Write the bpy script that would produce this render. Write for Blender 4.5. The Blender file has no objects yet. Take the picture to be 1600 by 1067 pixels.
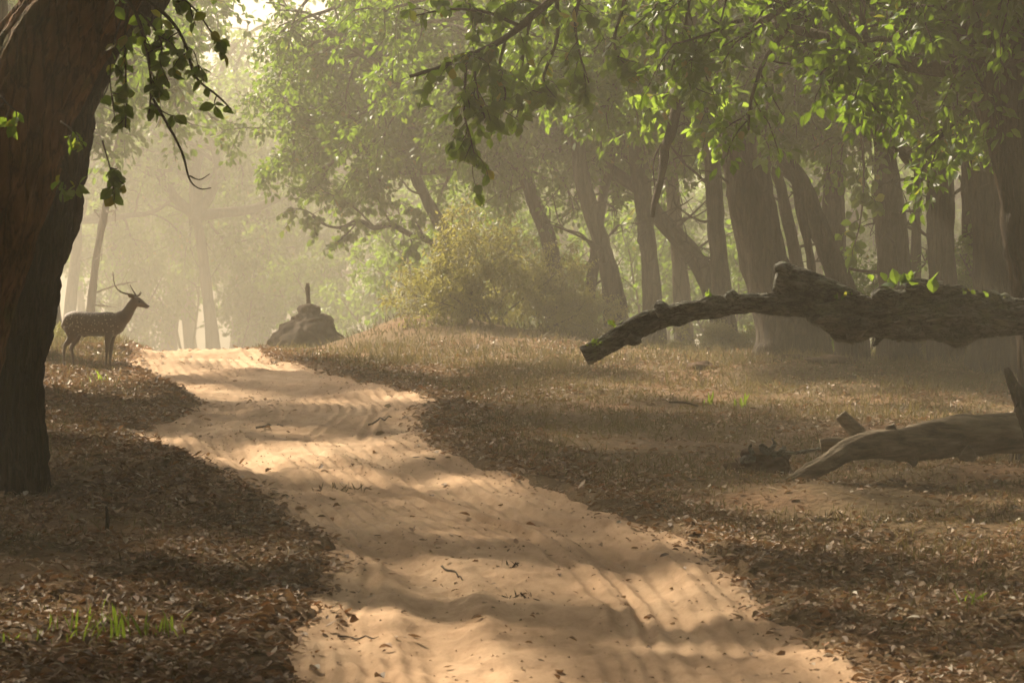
import bpy, math, random
import numpy as np
from mathutils import Vector, Matrix

# ---------------------------------------------------------------- camera, sky, sun, exposure
scene = bpy.context.scene
COL = scene.collection
SUN_AZ, SUN_EL = 42.0, 42.0           # degrees left of the view direction (+Y), and above the horizon
F = 4444.0                            # focal length in photograph pixels (1600 wide)

cam_data = bpy.data.cameras.new('camera')
cam_data.sensor_width = 36.0
cam_data.lens = 100.0
cam_data.clip_end = 2000.0
cam_data.dof.use_dof = True
cam_data.dof.focus_distance = 34.0
cam_data.dof.aperture_fstop = 5.0
cam = bpy.data.objects.new('camera', cam_data)
cam.rotation_euler = (math.radians(90), 0, 0)
COL.objects.link(cam)
scene.camera = cam

world = bpy.data.worlds.new('World')
scene.world = world
world.use_nodes = True
wn = world.node_tree
wn.nodes.clear()
sky = wn.nodes.new('ShaderNodeTexSky')
sky.sky_type = 'NISHITA'
sky.sun_disc = False
sky.sun_elevation = math.radians(SUN_EL)
sky.sun_rotation = math.radians(-SUN_AZ)
sky.dust_density = 7.0
sky.air_density = 0.7
sky.ozone_density = 0.4
bg = wn.nodes.new('ShaderNodeBackground')
bg.inputs['Strength'].default_value = 0.065
wo = wn.nodes.new('ShaderNodeOutputWorld')
wn.links.new(sky.outputs[0], bg.inputs[0])
wn.links.new(bg.outputs[0], wo.inputs[0])

sun_data = bpy.data.lights.new('sun', 'SUN')
sun_data.energy = 4.5
sun_data.angle = math.radians(3.0)
sun_data.color = (1.0, 0.86, 0.64)
sun = bpy.data.objects.new('sun', sun_data)
a, e = math.radians(SUN_AZ), math.radians(SUN_EL)
to_sun = Vector((-math.sin(a) * math.cos(e), math.cos(a) * math.cos(e), math.sin(e)))
sun.rotation_euler = to_sun.to_track_quat('Z', 'Y').to_euler()
sun.location = to_sun * 60
COL.objects.link(sun)

vs = scene.view_settings
vs.view_transform = 'Standard'
vs.look = 'None'
vs.gamma = 1.0
vs.use_curve_mapping = False
vs.exposure = 1.73

cy = scene.cycles
cy.use_denoising = True
cy.max_bounces = 6
cy.diffuse_bounces = 2
cy.glossy_bounces = 2
cy.transmission_bounces = 3
cy.transparent_max_bounces = 4
cy.volume_bounces = 1
cy.sample_clamp_indirect = 6.0
cy.caustics_reflective = False
cy.caustics_refractive = False

HAZE_DENSITY = 0.0043
rng = np.random.default_rng(7)
random.seed(7)


# ---------------------------------------------------------------- helpers: noise
def _hash(i, j, k, s):
    n = (i * 374761393 + j * 668265263 + k * 2147483647 + s * 1274126177) & 0xFFFFFFFF
    n = ((n ^ (n >> 13)) * 1274126177) & 0xFFFFFFFF
    n = ((n ^ (n >> 16)) * 2246822519) & 0xFFFFFFFF
    return ((n ^ (n >> 15)) & 0xFFFFFF) / float(0xFFFFFF)


def vnoise(x, y, z=0.0, s=0):
    x, y, z = np.broadcast_arrays(np.asarray(x, float), np.asarray(y, float), np.asarray(z, float))
    i, j, k = np.floor(x).astype(np.int64), np.floor(y).astype(np.int64), np.floor(z).astype(np.int64)
    u, v, w = x - i, y - j, z - k
    u, v, w = u * u * (3 - 2 * u), v * v * (3 - 2 * v), w * w * (3 - 2 * w)
    def L(a_, b_, t): return a_ + (b_ - a_) * t
    h = lambda di, dj, dk: _hash(i + di, j + dj, k + dk, s)
    return L(L(L(h(0, 0, 0), h(1, 0, 0), u), L(h(0, 1, 0), h(1, 1, 0), u), v),
             L(L(h(0, 0, 1), h(1, 0, 1), u), L(h(0, 1, 1), h(1, 1, 1), u), v), w) * 2 - 1


def fbm(x, y, z=0.0, s=0, o=4):
    t, a_, f = 0.0, 1.0, 1.0
    for q in range(o):
        t = t + a_ * vnoise(np.asarray(x) * f, np.asarray(y) * f, np.asarray(z) * f, s + q)
        a_ *= 0.5
        f *= 2.03
    return t


def sstep(a_, b_, x):
    t = np.clip((x - a_) / (b_ - a_), 0, 1)
    return t * t * (3 - 2 * t)


# ---------------------------------------------------------------- helpers: objects
def tag(o, label=None, cat=None, group=None, kind=None):
    if label: o['label'] = label
    if cat: o['category'] = cat
    if group: o['group'] = group
    if kind: o['kind'] = kind
    return o


def link(name, data, parent=None, loc=None):
    o = bpy.data.objects.new(name, data)
    COL.objects.link(o)
    if parent is not None:
        o.parent = parent
    if loc is not None:
        o.location = loc
    return o


def empty(name, loc, label, cat, group=None):
    o = link(name, None, None, loc)
    o.empty_display_size = 0.2
    return tag(o, label, cat, group)


def mesh_np(name, verts, faces, mat, smooth=True, tone=None, mats=None, midx=None):
    """faces: (N,3) or (N,4) int array; tone: per-vertex value kept as the attribute 'tone'."""
    me = bpy.data.meshes.new(name)
    verts = np.ascontiguousarray(verts, dtype=np.float32)
    faces = np.ascontiguousarray(faces, dtype=np.int32)
    n, k = faces.shape
    me.vertices.add(len(verts))
    me.vertices.foreach_set('co', verts.ravel())
    me.loops.add(n * k)
    me.loops.foreach_set('vertex_index', faces.ravel())
    me.polygons.add(n)
    me.polygons.foreach_set('loop_start', np.arange(0, n * k, k, dtype=np.int32))
    if tone is not None:
        at = me.attributes.new('tone', 'FLOAT', 'POINT')
        at.data.foreach_set('value', np.ascontiguousarray(tone, dtype=np.float32))
    me.update(calc_edges=True)
    me.polygons.foreach_set('use_smooth', np.full(n, smooth, dtype=bool))
    me.materials.append(mat)
    return me


class MB:
    """collects quads and triangles (triangles stored as degenerate-free tris) into one mesh"""
    def __init__(s):
        s.v, s.q, s.t, s.n = [], [], [], 0
    def add(s, v, q=None, t=None):
        v = np.asarray(v, float)
        s.v.append(v)
        if q is not None and len(q): s.q.append(np.asarray(q, int) + s.n)
        if t is not None and len(t): s.t.append(np.asarray(t, int) + s.n)
        s.n += len(v)
    def mesh(s, name, mat, smooth=True):
        v = np.concatenate(s.v)
        tr = list(s.t)
        for q in s.q:
            tr.append(q[:, [0, 1, 2]])
            tr.append(q[:, [0, 2, 3]])
        return mesh_np(name, v, np.concatenate(tr), mat, smooth)


def catmull(P, n):
    P = np.asarray(P, float)
    if len(P) == 2:
        t = np.linspace(0, 1, n)[:, None]
        return P[0] + (P[1] - P[0]) * t
    Q = np.vstack([2 * P[0] - P[1], P, 2 * P[-1] - P[-2]])
    m = len(P) - 1
    t = np.linspace(0, m, n)
    i = np.minimum(t.astype(int), m - 1)
    f = (t - i)[:, None]
    p0, p1, p2, p3 = Q[i], Q[i + 1], Q[i + 2], Q[i + 3]
    return 0.5 * (2 * p1 + (p2 - p0) * f + (2 * p0 - 5 * p1 + 4 * p2 - p3) * f ** 2 + (3 * p1 - p0 - 3 * p2 + p3) * f ** 3)


def tube(mb, P, R, sides=10, n=None, rough=0.0, freq=1.0, seed=0, cap0=True, cap1=True, ridge=0.0, nr=7, lump=0.0, ra=0.9, fur=0.0):
    """a tapered tube along the points P with radii R; rough = noise relief, ridge = lengthwise bark ribs"""
    PR = np.column_stack([np.asarray(P, float), np.asarray(R, float)])
    n = n or max(4, 3 * len(P))
    PR = catmull(PR, n) if len(P) > 1 else PR
    C, r = PR[:, :3], np.maximum(PR[:, 3], 0.0015)
    T = np.gradient(C, axis=0)
    T /= np.linalg.norm(T, axis=1)[:, None] + 1e-9
    ref = np.array([0.0, 1.0, 0.0]) if abs(T[0][1]) < 0.8 else np.array([1.0, 0, 0])
    U = np.zeros_like(C); W = np.zeros_like(C)
    u = ref - T[0] * ref.dot(T[0]); u /= np.linalg.norm(u)
    for i in range(n):
        u = u - T[i] * u.dot(T[i]); u /= np.linalg.norm(u) + 1e-9
        U[i] = u; W[i] = np.cross(T[i], u)
    th = np.linspace(0, 2 * np.pi, sides, endpoint=False)
    ct, st = np.cos(th), np.sin(th)
    rad = np.repeat(r[:, None], sides, 1)
    if rough or ridge or lump:
        arc = np.concatenate([[0], np.cumsum(np.linalg.norm(np.diff(C, axis=0), axis=1))])
        A = arc[:, None] + 0 * ct[None]
        cx, sx = ct[None] + 0 * A, st[None] + 0 * A
        if lump:
            rad = rad * (1 + lump * fbm(cx * 1.0 + 3.1, sx * 1.0, A * 0.8, seed + 50, 2))
        if rough:
            rad = rad + rough * fbm(cx * freq * 2, sx * freq * 2, A * freq * 3, seed, 4)
        if ridge:
            wob = 0.35 * fbm(cx, sx, A * 1.3, seed + 9, 3)
            rr = 1 - np.abs(vnoise(cx * nr * 0.5 + wob * 2, sx * nr * 0.5 + wob, A * ra, seed + 21))
            r2 = 1 - np.abs(vnoise(cx * nr + wob * 3, sx * nr, A * 3.0, seed + 22))
            rad = rad + ridge * (rr - 0.7) + 0.5 * ridge * (r2 - 0.7)
    if fur:
        A = np.concatenate([[0], np.cumsum(np.linalg.norm(np.diff(C, axis=0), axis=1))])[:, None] + 0 * ct[None]
        wv = 0.5 * fbm(ct[None] * 1.5, st[None] * 1.5, A * 1.6, seed + 61, 2)
        f1 = np.abs(vnoise(ct[None] * 6.5 + wv, st[None] * 6.5 + wv, A * 1.1, seed + 62))
        f2 = np.abs(vnoise(ct[None] * 13 + wv, st[None] * 13, A * 3.2, seed + 63))
        f3 = np.abs(vnoise(ct[None] * 5, st[None] * 5, A * 7.0, seed + 64))
        rad = rad + fur * (np.minimum(f1 * 2.4, 1) + 0.5 * np.minimum(f2 * 2.4, 1) + 0.25 * np.minimum(f3 * 3, 1) - 1.2)
    V = C[:, None, :] + rad[:, :, None] * (U[:, None, :] * ct[None, :, None] + W[:, None, :] * st[None, :, None])
    V = V.reshape(-1, 3)
    i = np.arange(n - 1)[:, None]; j = np.arange(sides)[None]
    j2 = (j + 1) % sides
    q = np.stack([i * sides + j, i * sides + j2, (i + 1) * sides + j2, (i + 1) * sides + j], -1).reshape(-1, 4)
    tr = []
    V = list(V)
    if cap0:
        V.append(C[0]); c = len(V) - 1
        tr += [[c, (k + 1) % sides, k] for k in range(sides)]
    if cap1:
        V.append(C[-1]); c = len(V) - 1; b = (n - 1) * sides
        tr += [[c, b + k, b + (k + 1) % sides] for k in range(sides)]
    mb.add(np.array(V), q, tr if tr else None)


# leaf template: outline points (u across -1..1, v along 0..1), folded at the midrib
LEAF_V = np.array([[0, 0], [-.62, .22], [-1, .48], [-.72, .76], [0, 1], [.72, .76], [1, .48], [.62, .22], [0, .48]])
LEAF_T = np.array([[8, 1, 0], [8, 2, 1], [8, 3, 2], [8, 4, 3], [8, 5, 4], [8, 6, 5], [8, 7, 6], [8, 0, 7]])
LEAF6_V = np.array([[0, 0], [-.80, .30], [-.82, .64], [0, 1], [.82, .64], [.80, .30], [0, .46]])
LEAF6_T = np.array([[6, 1, 0], [6, 2, 1], [6, 3, 2], [6, 4, 3], [6, 5, 4], [6, 0, 5]])
LEAF4_V = np.array([[0, 0], [-1, .5], [0, 1], [1, .5], [0, .5]])
LEAF4_T = np.array([[4, 1, 0], [4, 2, 1], [4, 3, 2], [4, 0, 3]])


def norm(v):
    return v / (np.linalg.norm(v, axis=-1, keepdims=True) + 1e-9)


def leaves_np(P, D, Nn, Ln, Wd, fold=0.25, curl=0.25, fine=False):
    """P base points, D along-leaf directions, Nn approximate face normals, Ln lengths, Wd half widths"""
    LV, LT = (LEAF6_V, LEAF6_T) if fine == 2 else (LEAF_V, LEAF_T) if fine else (LEAF4_V, LEAF4_T)
    D = norm(D); S = norm(np.cross(D, Nn)); N3 = np.cross(S, D)
    n = len(P); k = len(LV)
    u = LV[:, 0][None]; v = LV[:, 1][None]
    cu = np.broadcast_to(np.asarray(curl, float), (n,))[:, None]
    fo = np.broadcast_to(np.asarray(fold, float), (n,))[:, None]
    h = fo * np.abs(u) * Wd[:, None] - cu * (v ** 2) * Ln[:, None]
    V = P[:, None, :] + D[:, None, :] * (v * Ln[:, None])[..., None] + S[:, None, :] * (u * Wd[:, None])[..., None] + N3[:, None, :] * h[..., None]
    T = (np.arange(n) * k)[:, None, None] + LT[None]
    return V.reshape(-1, 3), T.reshape(-1, 3), k


def PX(px, py, d):
    """the world point at distance d that the photograph shows at pixel (px, py)"""
    return np.array([(px - 800.0) / F * d, d, (533.5 - py) / F * d])


# ---------------------------------------------------------------- materials
def new_mat(name):
    m = bpy.data.materials.new(name)
    m.use_nodes = True
    nt = m.node_tree
    b = nt.nodes['Principled BSDF']
    return m, nt, b


def node(nt, t, **kw):
    n_ = nt.nodes.new(t)
    for k_, v_ in kw.items():
        setattr(n_, k_, v_)
    return n_


def ramp(nt, stops):
    r_ = nt.nodes.new('ShaderNodeValToRGB')
    el = r_.color_ramp.elements
    while len(el) < len(stops): el.new(0.5)
    for q, (p_, c_) in enumerate(stops):
        el[q].position = p_
        el[q].color = (*c_, 1)
    return r_


def noise_node(nt, scale, detail=6, rough=0.6, vec=None):
    n_ = nt.nodes.new('ShaderNodeTexNoise')
    n_.inputs['Scale'].default_value = scale
    n_.inputs['Detail'].default_value = detail
    n_.inputs['Roughness'].default_value = rough
    if vec is not None: nt.links.new(vec, n_.inputs['Vector'])
    return n_


def bark_mat(name, stops, stretch=0.18, scale=9.0, bump=0.6, dist=0.03, moss=None, axis='Z', crack=0.9):
    m, nt, b = new_mat(name)
    tc = node(nt, 'ShaderNodeTexCoord')
    mp = node(nt, 'ShaderNodeMapping')
    mp.inputs['Scale'].default_value = (1, 1, stretch) if axis == 'Z' else (stretch, 1, 1)
    nt.links.new(tc.outputs['Object'], mp.inputs['Vector'])
    n1 = noise_node(nt, scale, 8, 0.65, mp.outputs[0])
    vo = node(nt, 'ShaderNodeTexVoronoi', feature='DISTANCE_TO_EDGE')
    vo.inputs['Scale'].default_value = scale * 1.3
    nw = noise_node(nt, scale * 1.5, 4, 0.6, mp.outputs[0])
    mx = node(nt, 'ShaderNodeMix', data_type='VECTOR')
    mx.inputs['Factor'].default_value = 0.12
    nt.links.new(mp.outputs[0], mx.inputs['A']); nt.links.new(nw.outputs['Color'], mx.inputs['B'])
    nt.links.new(mx.outputs['Result'], vo.inputs['Vector'])
    n2 = noise_node(nt, 1.7, 4, 0.6, tc.outputs['Object'])
    add = node(nt, 'ShaderNodeMath', operation='MULTIPLY_ADD')
    nt.links.new(n2.outputs[0], add.inputs[0]); add.inputs[1].default_value = 0.55
    nt.links.new(n1.outputs[0], add.inputs[2])
    sub = node(nt, 'ShaderNodeMath', operation='SUBTRACT')
    nt.links.new(add.outputs[0], sub.inputs[0]); sub.inputs[1].default_value = 0.27
    r_ = ramp(nt, stops)
    nt.links.new(sub.outputs[0], r_.inputs[0])
    out = r_.outputs[0]
    if moss:
        n3 = noise_node(nt, moss[1], 5, 0.6, tc.outputs['Object'])
        r3 = ramp(nt, [(moss[2], (0, 0, 0)), (moss[2] + 0.12, (1, 1, 1))])
        nt.links.new(n3.outputs[0], r3.inputs[0])
        mm = node(nt, 'ShaderNodeMix', data_type='RGBA')
        nt.links.new(r3.outputs[0], mm.inputs['Factor']); nt.links.new(out, mm.inputs['A'])
        mm.inputs['B'].default_value = (*moss[0], 1)
        out = mm.outputs['Result']
    b.inputs['Roughness'].default_value = 0.9
    b.inputs['Specular IOR Level'].default_value = 0.2
    cr = ramp(nt, [(0.0, (0, 0, 0)), (0.16, (1, 1, 1))])
    nt.links.new(vo.outputs['Distance'], cr.inputs[0])
    cm = ramp(nt, [(0.0, (0.28, 0.26, 0.24)), (0.10, (1, 1, 1))])          # shade painted into the fissures to deepen weak relief
    nt.links.new(vo.outputs['Distance'], cm.inputs[0])
    fm = node(nt, 'ShaderNodeMix', data_type='RGBA', blend_type='MULTIPLY'); fm.inputs['Factor'].default_value = crack
    nt.links.new(out, fm.inputs['A']); nt.links.new(cm.outputs[0], fm.inputs['B'])
    nt.links.new(fm.outputs['Result'], b.inputs['Base Color'])
    hm = node(nt, 'ShaderNodeMath', operation='MULTIPLY_ADD')
    nt.links.new(cr.outputs[0], hm.inputs[0]); hm.inputs[1].default_value = 0.6
    nt.links.new(n1.outputs[0], hm.inputs[2])
    bu = node(nt, 'ShaderNodeBump')
    bu.inputs['Strength'].default_value = bump
    bu.inputs['Distance'].default_value = dist
    nt.links.new(hm.outputs[0], bu.inputs['Height'])
    nt.links.new(bu.outputs[0], b.inputs['Normal'])
    return m


def leaf_mat(name, stops, trans=0.5, tcol=(0.30, 0.36, 0.03), rough=0.45, per_object=False, spec=0.35):
    """stops: colours along the leaf-to-leaf 'tone'"""
    m, nt, b = new_mat(name)
    if per_object:
        src = node(nt, 'ShaderNodeObjectInfo').outputs['Random']
    else:
        src = node(nt, 'ShaderNodeAttribute', attribute_name='tone').outputs['Fac']
    r_ = ramp(nt, stops)
    nt.links.new(src, r_.inputs[0])
    nt.links.new(r_.outputs[0], b.inputs['Base Color'])
    b.inputs['Roughness'].default_value = rough
    b.inputs['Specular IOR Level'].default_value = spec
    if trans > 0:
        tr = node(nt, 'ShaderNodeBsdfTranslucent')
        mxc = node(nt, 'ShaderNodeMix', data_type='RGBA')
        mxc.inputs['Factor'].default_value = 0.55
        nt.links.new(r_.outputs[0], mxc.inputs['A'])
        mxc.inputs['B'].default_value = (*tcol, 1)
        nt.links.new(mxc.outputs['Result'], tr.inputs['Color'])
        ms = node(nt, 'ShaderNodeMixShader')
        ms.inputs[0].default_value = trans
        nt.links.new(b.outputs[0], ms.inputs[1]); nt.links.new(tr.outputs[0], ms.inputs[2])
        nt.links.new(ms.outputs[0], nt.nodes['Material Output'].inputs['Surface'])
    return m


BARK_DARK = bark_mat('bark_dark', [(0.25, (0.010, 0.006, 0.003)), (0.5, (0.040, 0.024, 0.012)), (0.8, (0.10, 0.062, 0.034))], 0.08, 11.0, 1.0, 0.06)
BARK_RED = bark_mat('bark_red', [(0.25, (0.034, 0.015, 0.005)), (0.55, (0.150, 0.066, 0.023)), (0.85, (0.28, 0.135, 0.048))], 0.12, 8.0, 0.9, 0.04,
                    moss=((0.07, 0.06, 0.015), 1.4, 0.56))
BARK_MID = bark_mat('bark_mid', [(0.25, (0.018, 0.012, 0.008)), (0.55, (0.060, 0.042, 0.027)), (0.85, (0.13, 0.095, 0.065))], 0.14, 9.0, 0.8, 0.04)
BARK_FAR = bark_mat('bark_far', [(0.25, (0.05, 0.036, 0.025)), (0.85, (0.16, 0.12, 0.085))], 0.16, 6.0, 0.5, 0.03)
WOOD_GREY = bark_mat('wood_grey', [(0.25, (0.022, 0.019, 0.014)), (0.5, (0.15, 0.142, 0.118)), (0.8, (0.38, 0.375, 0.325))], 0.32, 13.0, 1.0, 0.05,
                     moss=((0.19, 0.21, 0.135), 3.4, 0.54), axis='X')
WOOD_TAN = bark_mat('wood_tan', [(0.25, (0.05, 0.037, 0.024)), (0.5, (0.21, 0.163, 0.112)), (0.8, (0.40, 0.325, 0.235))], 0.08, 11.0, 0.5, 0.015,
                    moss=((0.10, 0.055, 0.02), 3.0, 0.60), axis='X', crack=0.35)
TWIG = bark_mat('twig_brown', [(0.25, (0.025, 0.018, 0.012)), (0.8, (0.11, 0.08, 0.055))], 0.3, 20.0, 0.3, 0.01)

GREEN = [(0.0, (0.016, 0.048, 0.008)), (0.45, (0.030, 0.078, 0.010)), (0.8, (0.062, 0.108, 0.014)), (0.97, (0.13, 0.125, 0.02)), (1.0, (0.22, 0.10, 0.02))]
LEAF_CROWN = leaf_mat('leaf_crown', GREEN, 0.55, (0.28, 0.43, 0.02))
LEAF_NEAR = leaf_mat('leaf_near', [(0.0, (0.030, 0.080, 0.026)), (0.5, (0.055, 0.12, 0.028)), (0.84, (0.095, 0.15, 0.03)), (0.92, (0.24, 0.15, 0.03)), (1.0, (0.32, 0.13, 0.03))],
                     0.66, (0.36, 0.50, 0.03), per_object=True)
LEAF_NEAR_M = leaf_mat('leaf_near_mass', [(0.0, (0.028, 0.074, 0.024)), (0.5, (0.05, 0.115, 0.026)), (0.92, (0.09, 0.14, 0.028)), (1.0, (0.30, 0.12, 0.03))],
                       0.66, (0.34, 0.48, 0.03))
LEAF_SHRUB = leaf_mat('leaf_shrub', [(0.0, (0.08, 0.095, 0.024)), (0.5, (0.14, 0.14, 0.034)), (1.0, (0.22, 0.17, 0.055))], 0.5, (0.40, 0.36, 0.07))
LITTER = leaf_mat('litter', [(0.0, (0.075, 0.045, 0.025)), (0.3, (0.17, 0.105, 0.058)), (0.55, (0.29, 0.205, 0.125)), (0.75, (0.27, 0.115, 0.045)),
                             (0.9, (0.34, 0.27, 0.19)), (1.0, (0.46, 0.41, 0.33))], 0.18, (0.30, 0.15, 0.05), rough=0.6, spec=0.25)
LITTER_O = leaf_mat('litter_single', [(0.0, (0.075, 0.045, 0.025)), (0.3, (0.17, 0.105, 0.058)), (0.55, (0.29, 0.205, 0.125)), (0.75, (0.27, 0.115, 0.045)),
                                      (0.9, (0.34, 0.27, 0.19)), (1.0, (0.46, 0.41, 0.33))], 0.18, (0.30, 0.15, 0.05), rough=0.6, per_object=True, spec=0.25)
STRAW = leaf_mat('straw', [(0.0, (0.06, 0.048, 0.022)), (0.4, (0.12, 0.094, 0.046)), (0.75, (0.075, 0.082, 0.026)), (1.0, (0.22, 0.18, 0.10))], 0.35, (0.28, 0.21, 0.08), rough=0.6, spec=0.2)
SCRUB = leaf_mat('scrub', [(0.0, (0.045, 0.036, 0.018)), (0.5, (0.075, 0.062, 0.028)), (1.0, (0.075, 0.085, 0.025))], 0.3, (0.15, 0.13, 0.04), rough=0.7, spec=0.15)
SHOOT = leaf_mat('green_shoot', [(0.0, (0.10, 0.19, 0.02)), (1.0, (0.20, 0.27, 0.03))], 0.55, (0.40, 0.52, 0.04), per_object=True)


def sand_mat():
    m, nt, b = new_mat('road_sand')
    tc = node(nt, 'ShaderNodeTexCoord')
    mp = node(nt, 'ShaderNodeMapping'); mp.inputs['Scale'].default_value = (1, 0.45, 1)
    nt.links.new(tc.outputs['Object'], mp.inputs['Vector'])
    n1 = noise_node(nt, 0.9, 7, 0.62, mp.outputs[0])
    n2 = noise_node(nt, 30, 5, 0.7, tc.outputs['Object'])
    n4 = noise_node(nt, 7, 6, 0.7, mp.outputs[0])
    r1 = ramp(nt, [(0.30, (0.35, 0.228, 0.14)), (0.5, (0.445, 0.30, 0.19)), (0.70, (0.53, 0.375, 0.248))])
    nt.links.new(n1.outputs[0], r1.inputs[0])
    r2 = ramp(nt, [(0.33, (0.72, 0.68, 0.64)), (0.55, (1, 1, 1)), (0.8, (1.1, 1.08, 1.05))])
    nt.links.new(n4.outputs[0], r2.inputs[0])
    r3 = ramp(nt, [(0.25, (0.72, 0.70, 0.68)), (0.45, (1, 1, 1))])
    nt.links.new(n2.outputs[0], r3.inputs[0])
    m1 = node(nt, 'ShaderNodeMix', data_type='RGBA', blend_type='MULTIPLY'); m1.inputs['Factor'].default_value = 0.8
    nt.links.new(r1.outputs[0], m1.inputs['A']); nt.links.new(r2.outputs[0], m1.inputs['B'])
    m2 = node(nt, 'ShaderNodeMix', data_type='RGBA', blend_type='MULTIPLY'); m2.inputs['Factor'].default_value = 0.6
    nt.links.new(m1.outputs['Result'], m2.inputs['A']); nt.links.new(r3.outputs[0], m2.inputs['B'])
    nt.links.new(m2.outputs['Result'], b.inputs['Base Color'])
    b.inputs['Roughness'].default_value = 0.95
    b.inputs['Specular IOR Level'].default_value = 0.1
    ad = node(nt, 'ShaderNodeMath', operation='MULTIPLY_ADD')
    nt.links.new(n4.outputs[0], ad.inputs[0]); ad.inputs[1].default_value = 1.5
    nt.links.new(n2.outputs[0], ad.inputs[2])
    bu = node(nt, 'ShaderNodeBump'); bu.inputs['Strength'].default_value = 0.5; bu.inputs['Distance'].default_value = 0.02
    nt.links.new(ad.outputs[0], bu.inputs['Height']); nt.links.new(bu.outputs[0], b.inputs['Normal'])
    return m


def soil_mat():
    m, nt, b = new_mat('forest_soil')
    tc = node(nt, 'ShaderNodeTexCoord')
    n1 = noise_node(nt, 0.7, 6, 0.6, tc.outputs['Object'])
    n2 = noise_node(nt, 14, 7, 0.7, tc.outputs['Object'])
    r1 = ramp(nt, [(0.3, (0.115, 0.082, 0.045)), (0.5, (0.165, 0.112, 0.062)), (0.62, (0.19, 0.115, 0.065)), (0.75, (0.25, 0.155, 0.09))])
    nt.links.new(n1.outputs[0], r1.inputs[0])
    r2 = ramp(nt, [(0.3, (0.45, 0.42, 0.38)), (0.55, (1, 1, 1)), (0.75, (1.3, 1.25, 1.15))])
    nt.links.new(n2.outputs[0], r2.inputs[0])
    m1 = node(nt, 'ShaderNodeMix', data_type='RGBA', blend_type='MULTIPLY'); m1.inputs['Factor'].default_value = 0.9
    nt.links.new(r1.outputs[0], m1.inputs['A']); nt.links.new(r2.outputs[0], m1.inputs['B'])
    nt.links.new(m1.outputs['Result'], b.inputs['Base Color'])
    b.inputs['Roughness'].default_value = 0.95
    b.inputs['Specular IOR Level'].default_value = 0.1
    bu = node(nt, 'ShaderNodeBump'); bu.inputs['Strength'].default_value = 0.9; bu.inputs['Distance'].default_value = 0.05
    nt.links.new(n2.outputs[0], bu.inputs['Height']); nt.links.new(bu.outputs[0], b.inputs['Normal'])
    return m


def earth_mat(name, c0, c1, scale=6.0):
    m, nt, b = new_mat(name)
    tc = node(nt, 'ShaderNodeTexCoord')
    n1 = noise_node(nt, scale, 8, 0.65, tc.outputs['Object'])
    r1 = ramp(nt, [(0.3, c0), (0.7, c1)])
    nt.links.new(n1.outputs[0], r1.inputs[0])
    nt.links.new(r1.outputs[0], b.inputs['Base Color'])
    b.inputs['Roughness'].default_value = 0.95
    b.inputs['Specular IOR Level'].default_value = 0.1
    bu = node(nt, 'ShaderNodeBump'); bu.inputs['Strength'].default_value = 0.8; bu.inputs['Distance'].default_value = 0.04
    nt.links.new(n1.outputs[0], bu.inputs['Height']); nt.links.new(bu.outputs[0], b.inputs['Normal'])
    return m


SAND, SOIL = sand_mat(), soil_mat()
TERMITE = earth_mat('termite_earth', (0.055, 0.042, 0.03), (0.13, 0.098, 0.068))
CLOD = earth_mat('red_clod', (0.04, 0.024, 0.015), (0.11, 0.062, 0.038), 12.0)

# ---------------------------------------------------------------- the ground: height field
def img_d(y):
    return F * 3.2 / (y - 242.0)

_L = [(548, 196), (560, 190), (578, 200), (592, 225), (606, 262), (625, 292), (645, 280), (665, 225), (700, 205), (725, 265), (750, 335), (775, 395), (800, 440), (850, 508), (890, 520), (930, 470), (960, 440), (1000, 452), (1067, 462), (1250, 470)]
_R = [(548, 402), (560, 440), (572, 480), (585, 535), (600, 600), (615, 665), (632, 690), (660, 655), (690, 672), (710, 712), (740, 800), (780, 905), (830, 1070), (870, 1150), (930, 1190), (1000, 1285), (1067, 1392), (1250, 1600)]

def _edge(tab):
    d = np.array([img_d(y) for y, x in tab]); x = np.array([(x - 800) / F * img_d(y) for y, x in tab])
    o = np.argsort(d)
    d, x = d[o], x[o]
    d = np.concatenate([[-40, 0, 6], d, [62, 90, 140, 260]])
    s = x[0]
    x = np.concatenate([[s - 0.2, s - 0.1, s], x, [x[-1] - 1.6, x[-1] - 7.5, x[-1] - 22, x[-1] - 60]])
    return d, x
_LD, _LX = _edge(_L)
_RD, _RX = _edge(_R)
def road_l(d): return np.interp(d, _LD, _LX)
def road_r(d): return np.interp(d, _RD, _RX)
_ds = np.linspace(-40, 260, 1500)
def _smooth(a_, k):
    w = np.hanning(k); w /= w.sum()
    return np.convolve(np.pad(a_, k // 2, mode='edge'), w, mode='valid')[:len(a_)]
_LS, _RS = _smooth(road_l(_ds), 21), _smooth(road_r(_ds), 21)
def road_c(d): return np.interp(d, _ds, _smooth(0.5 * (_LS + _RS), 15))


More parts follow.
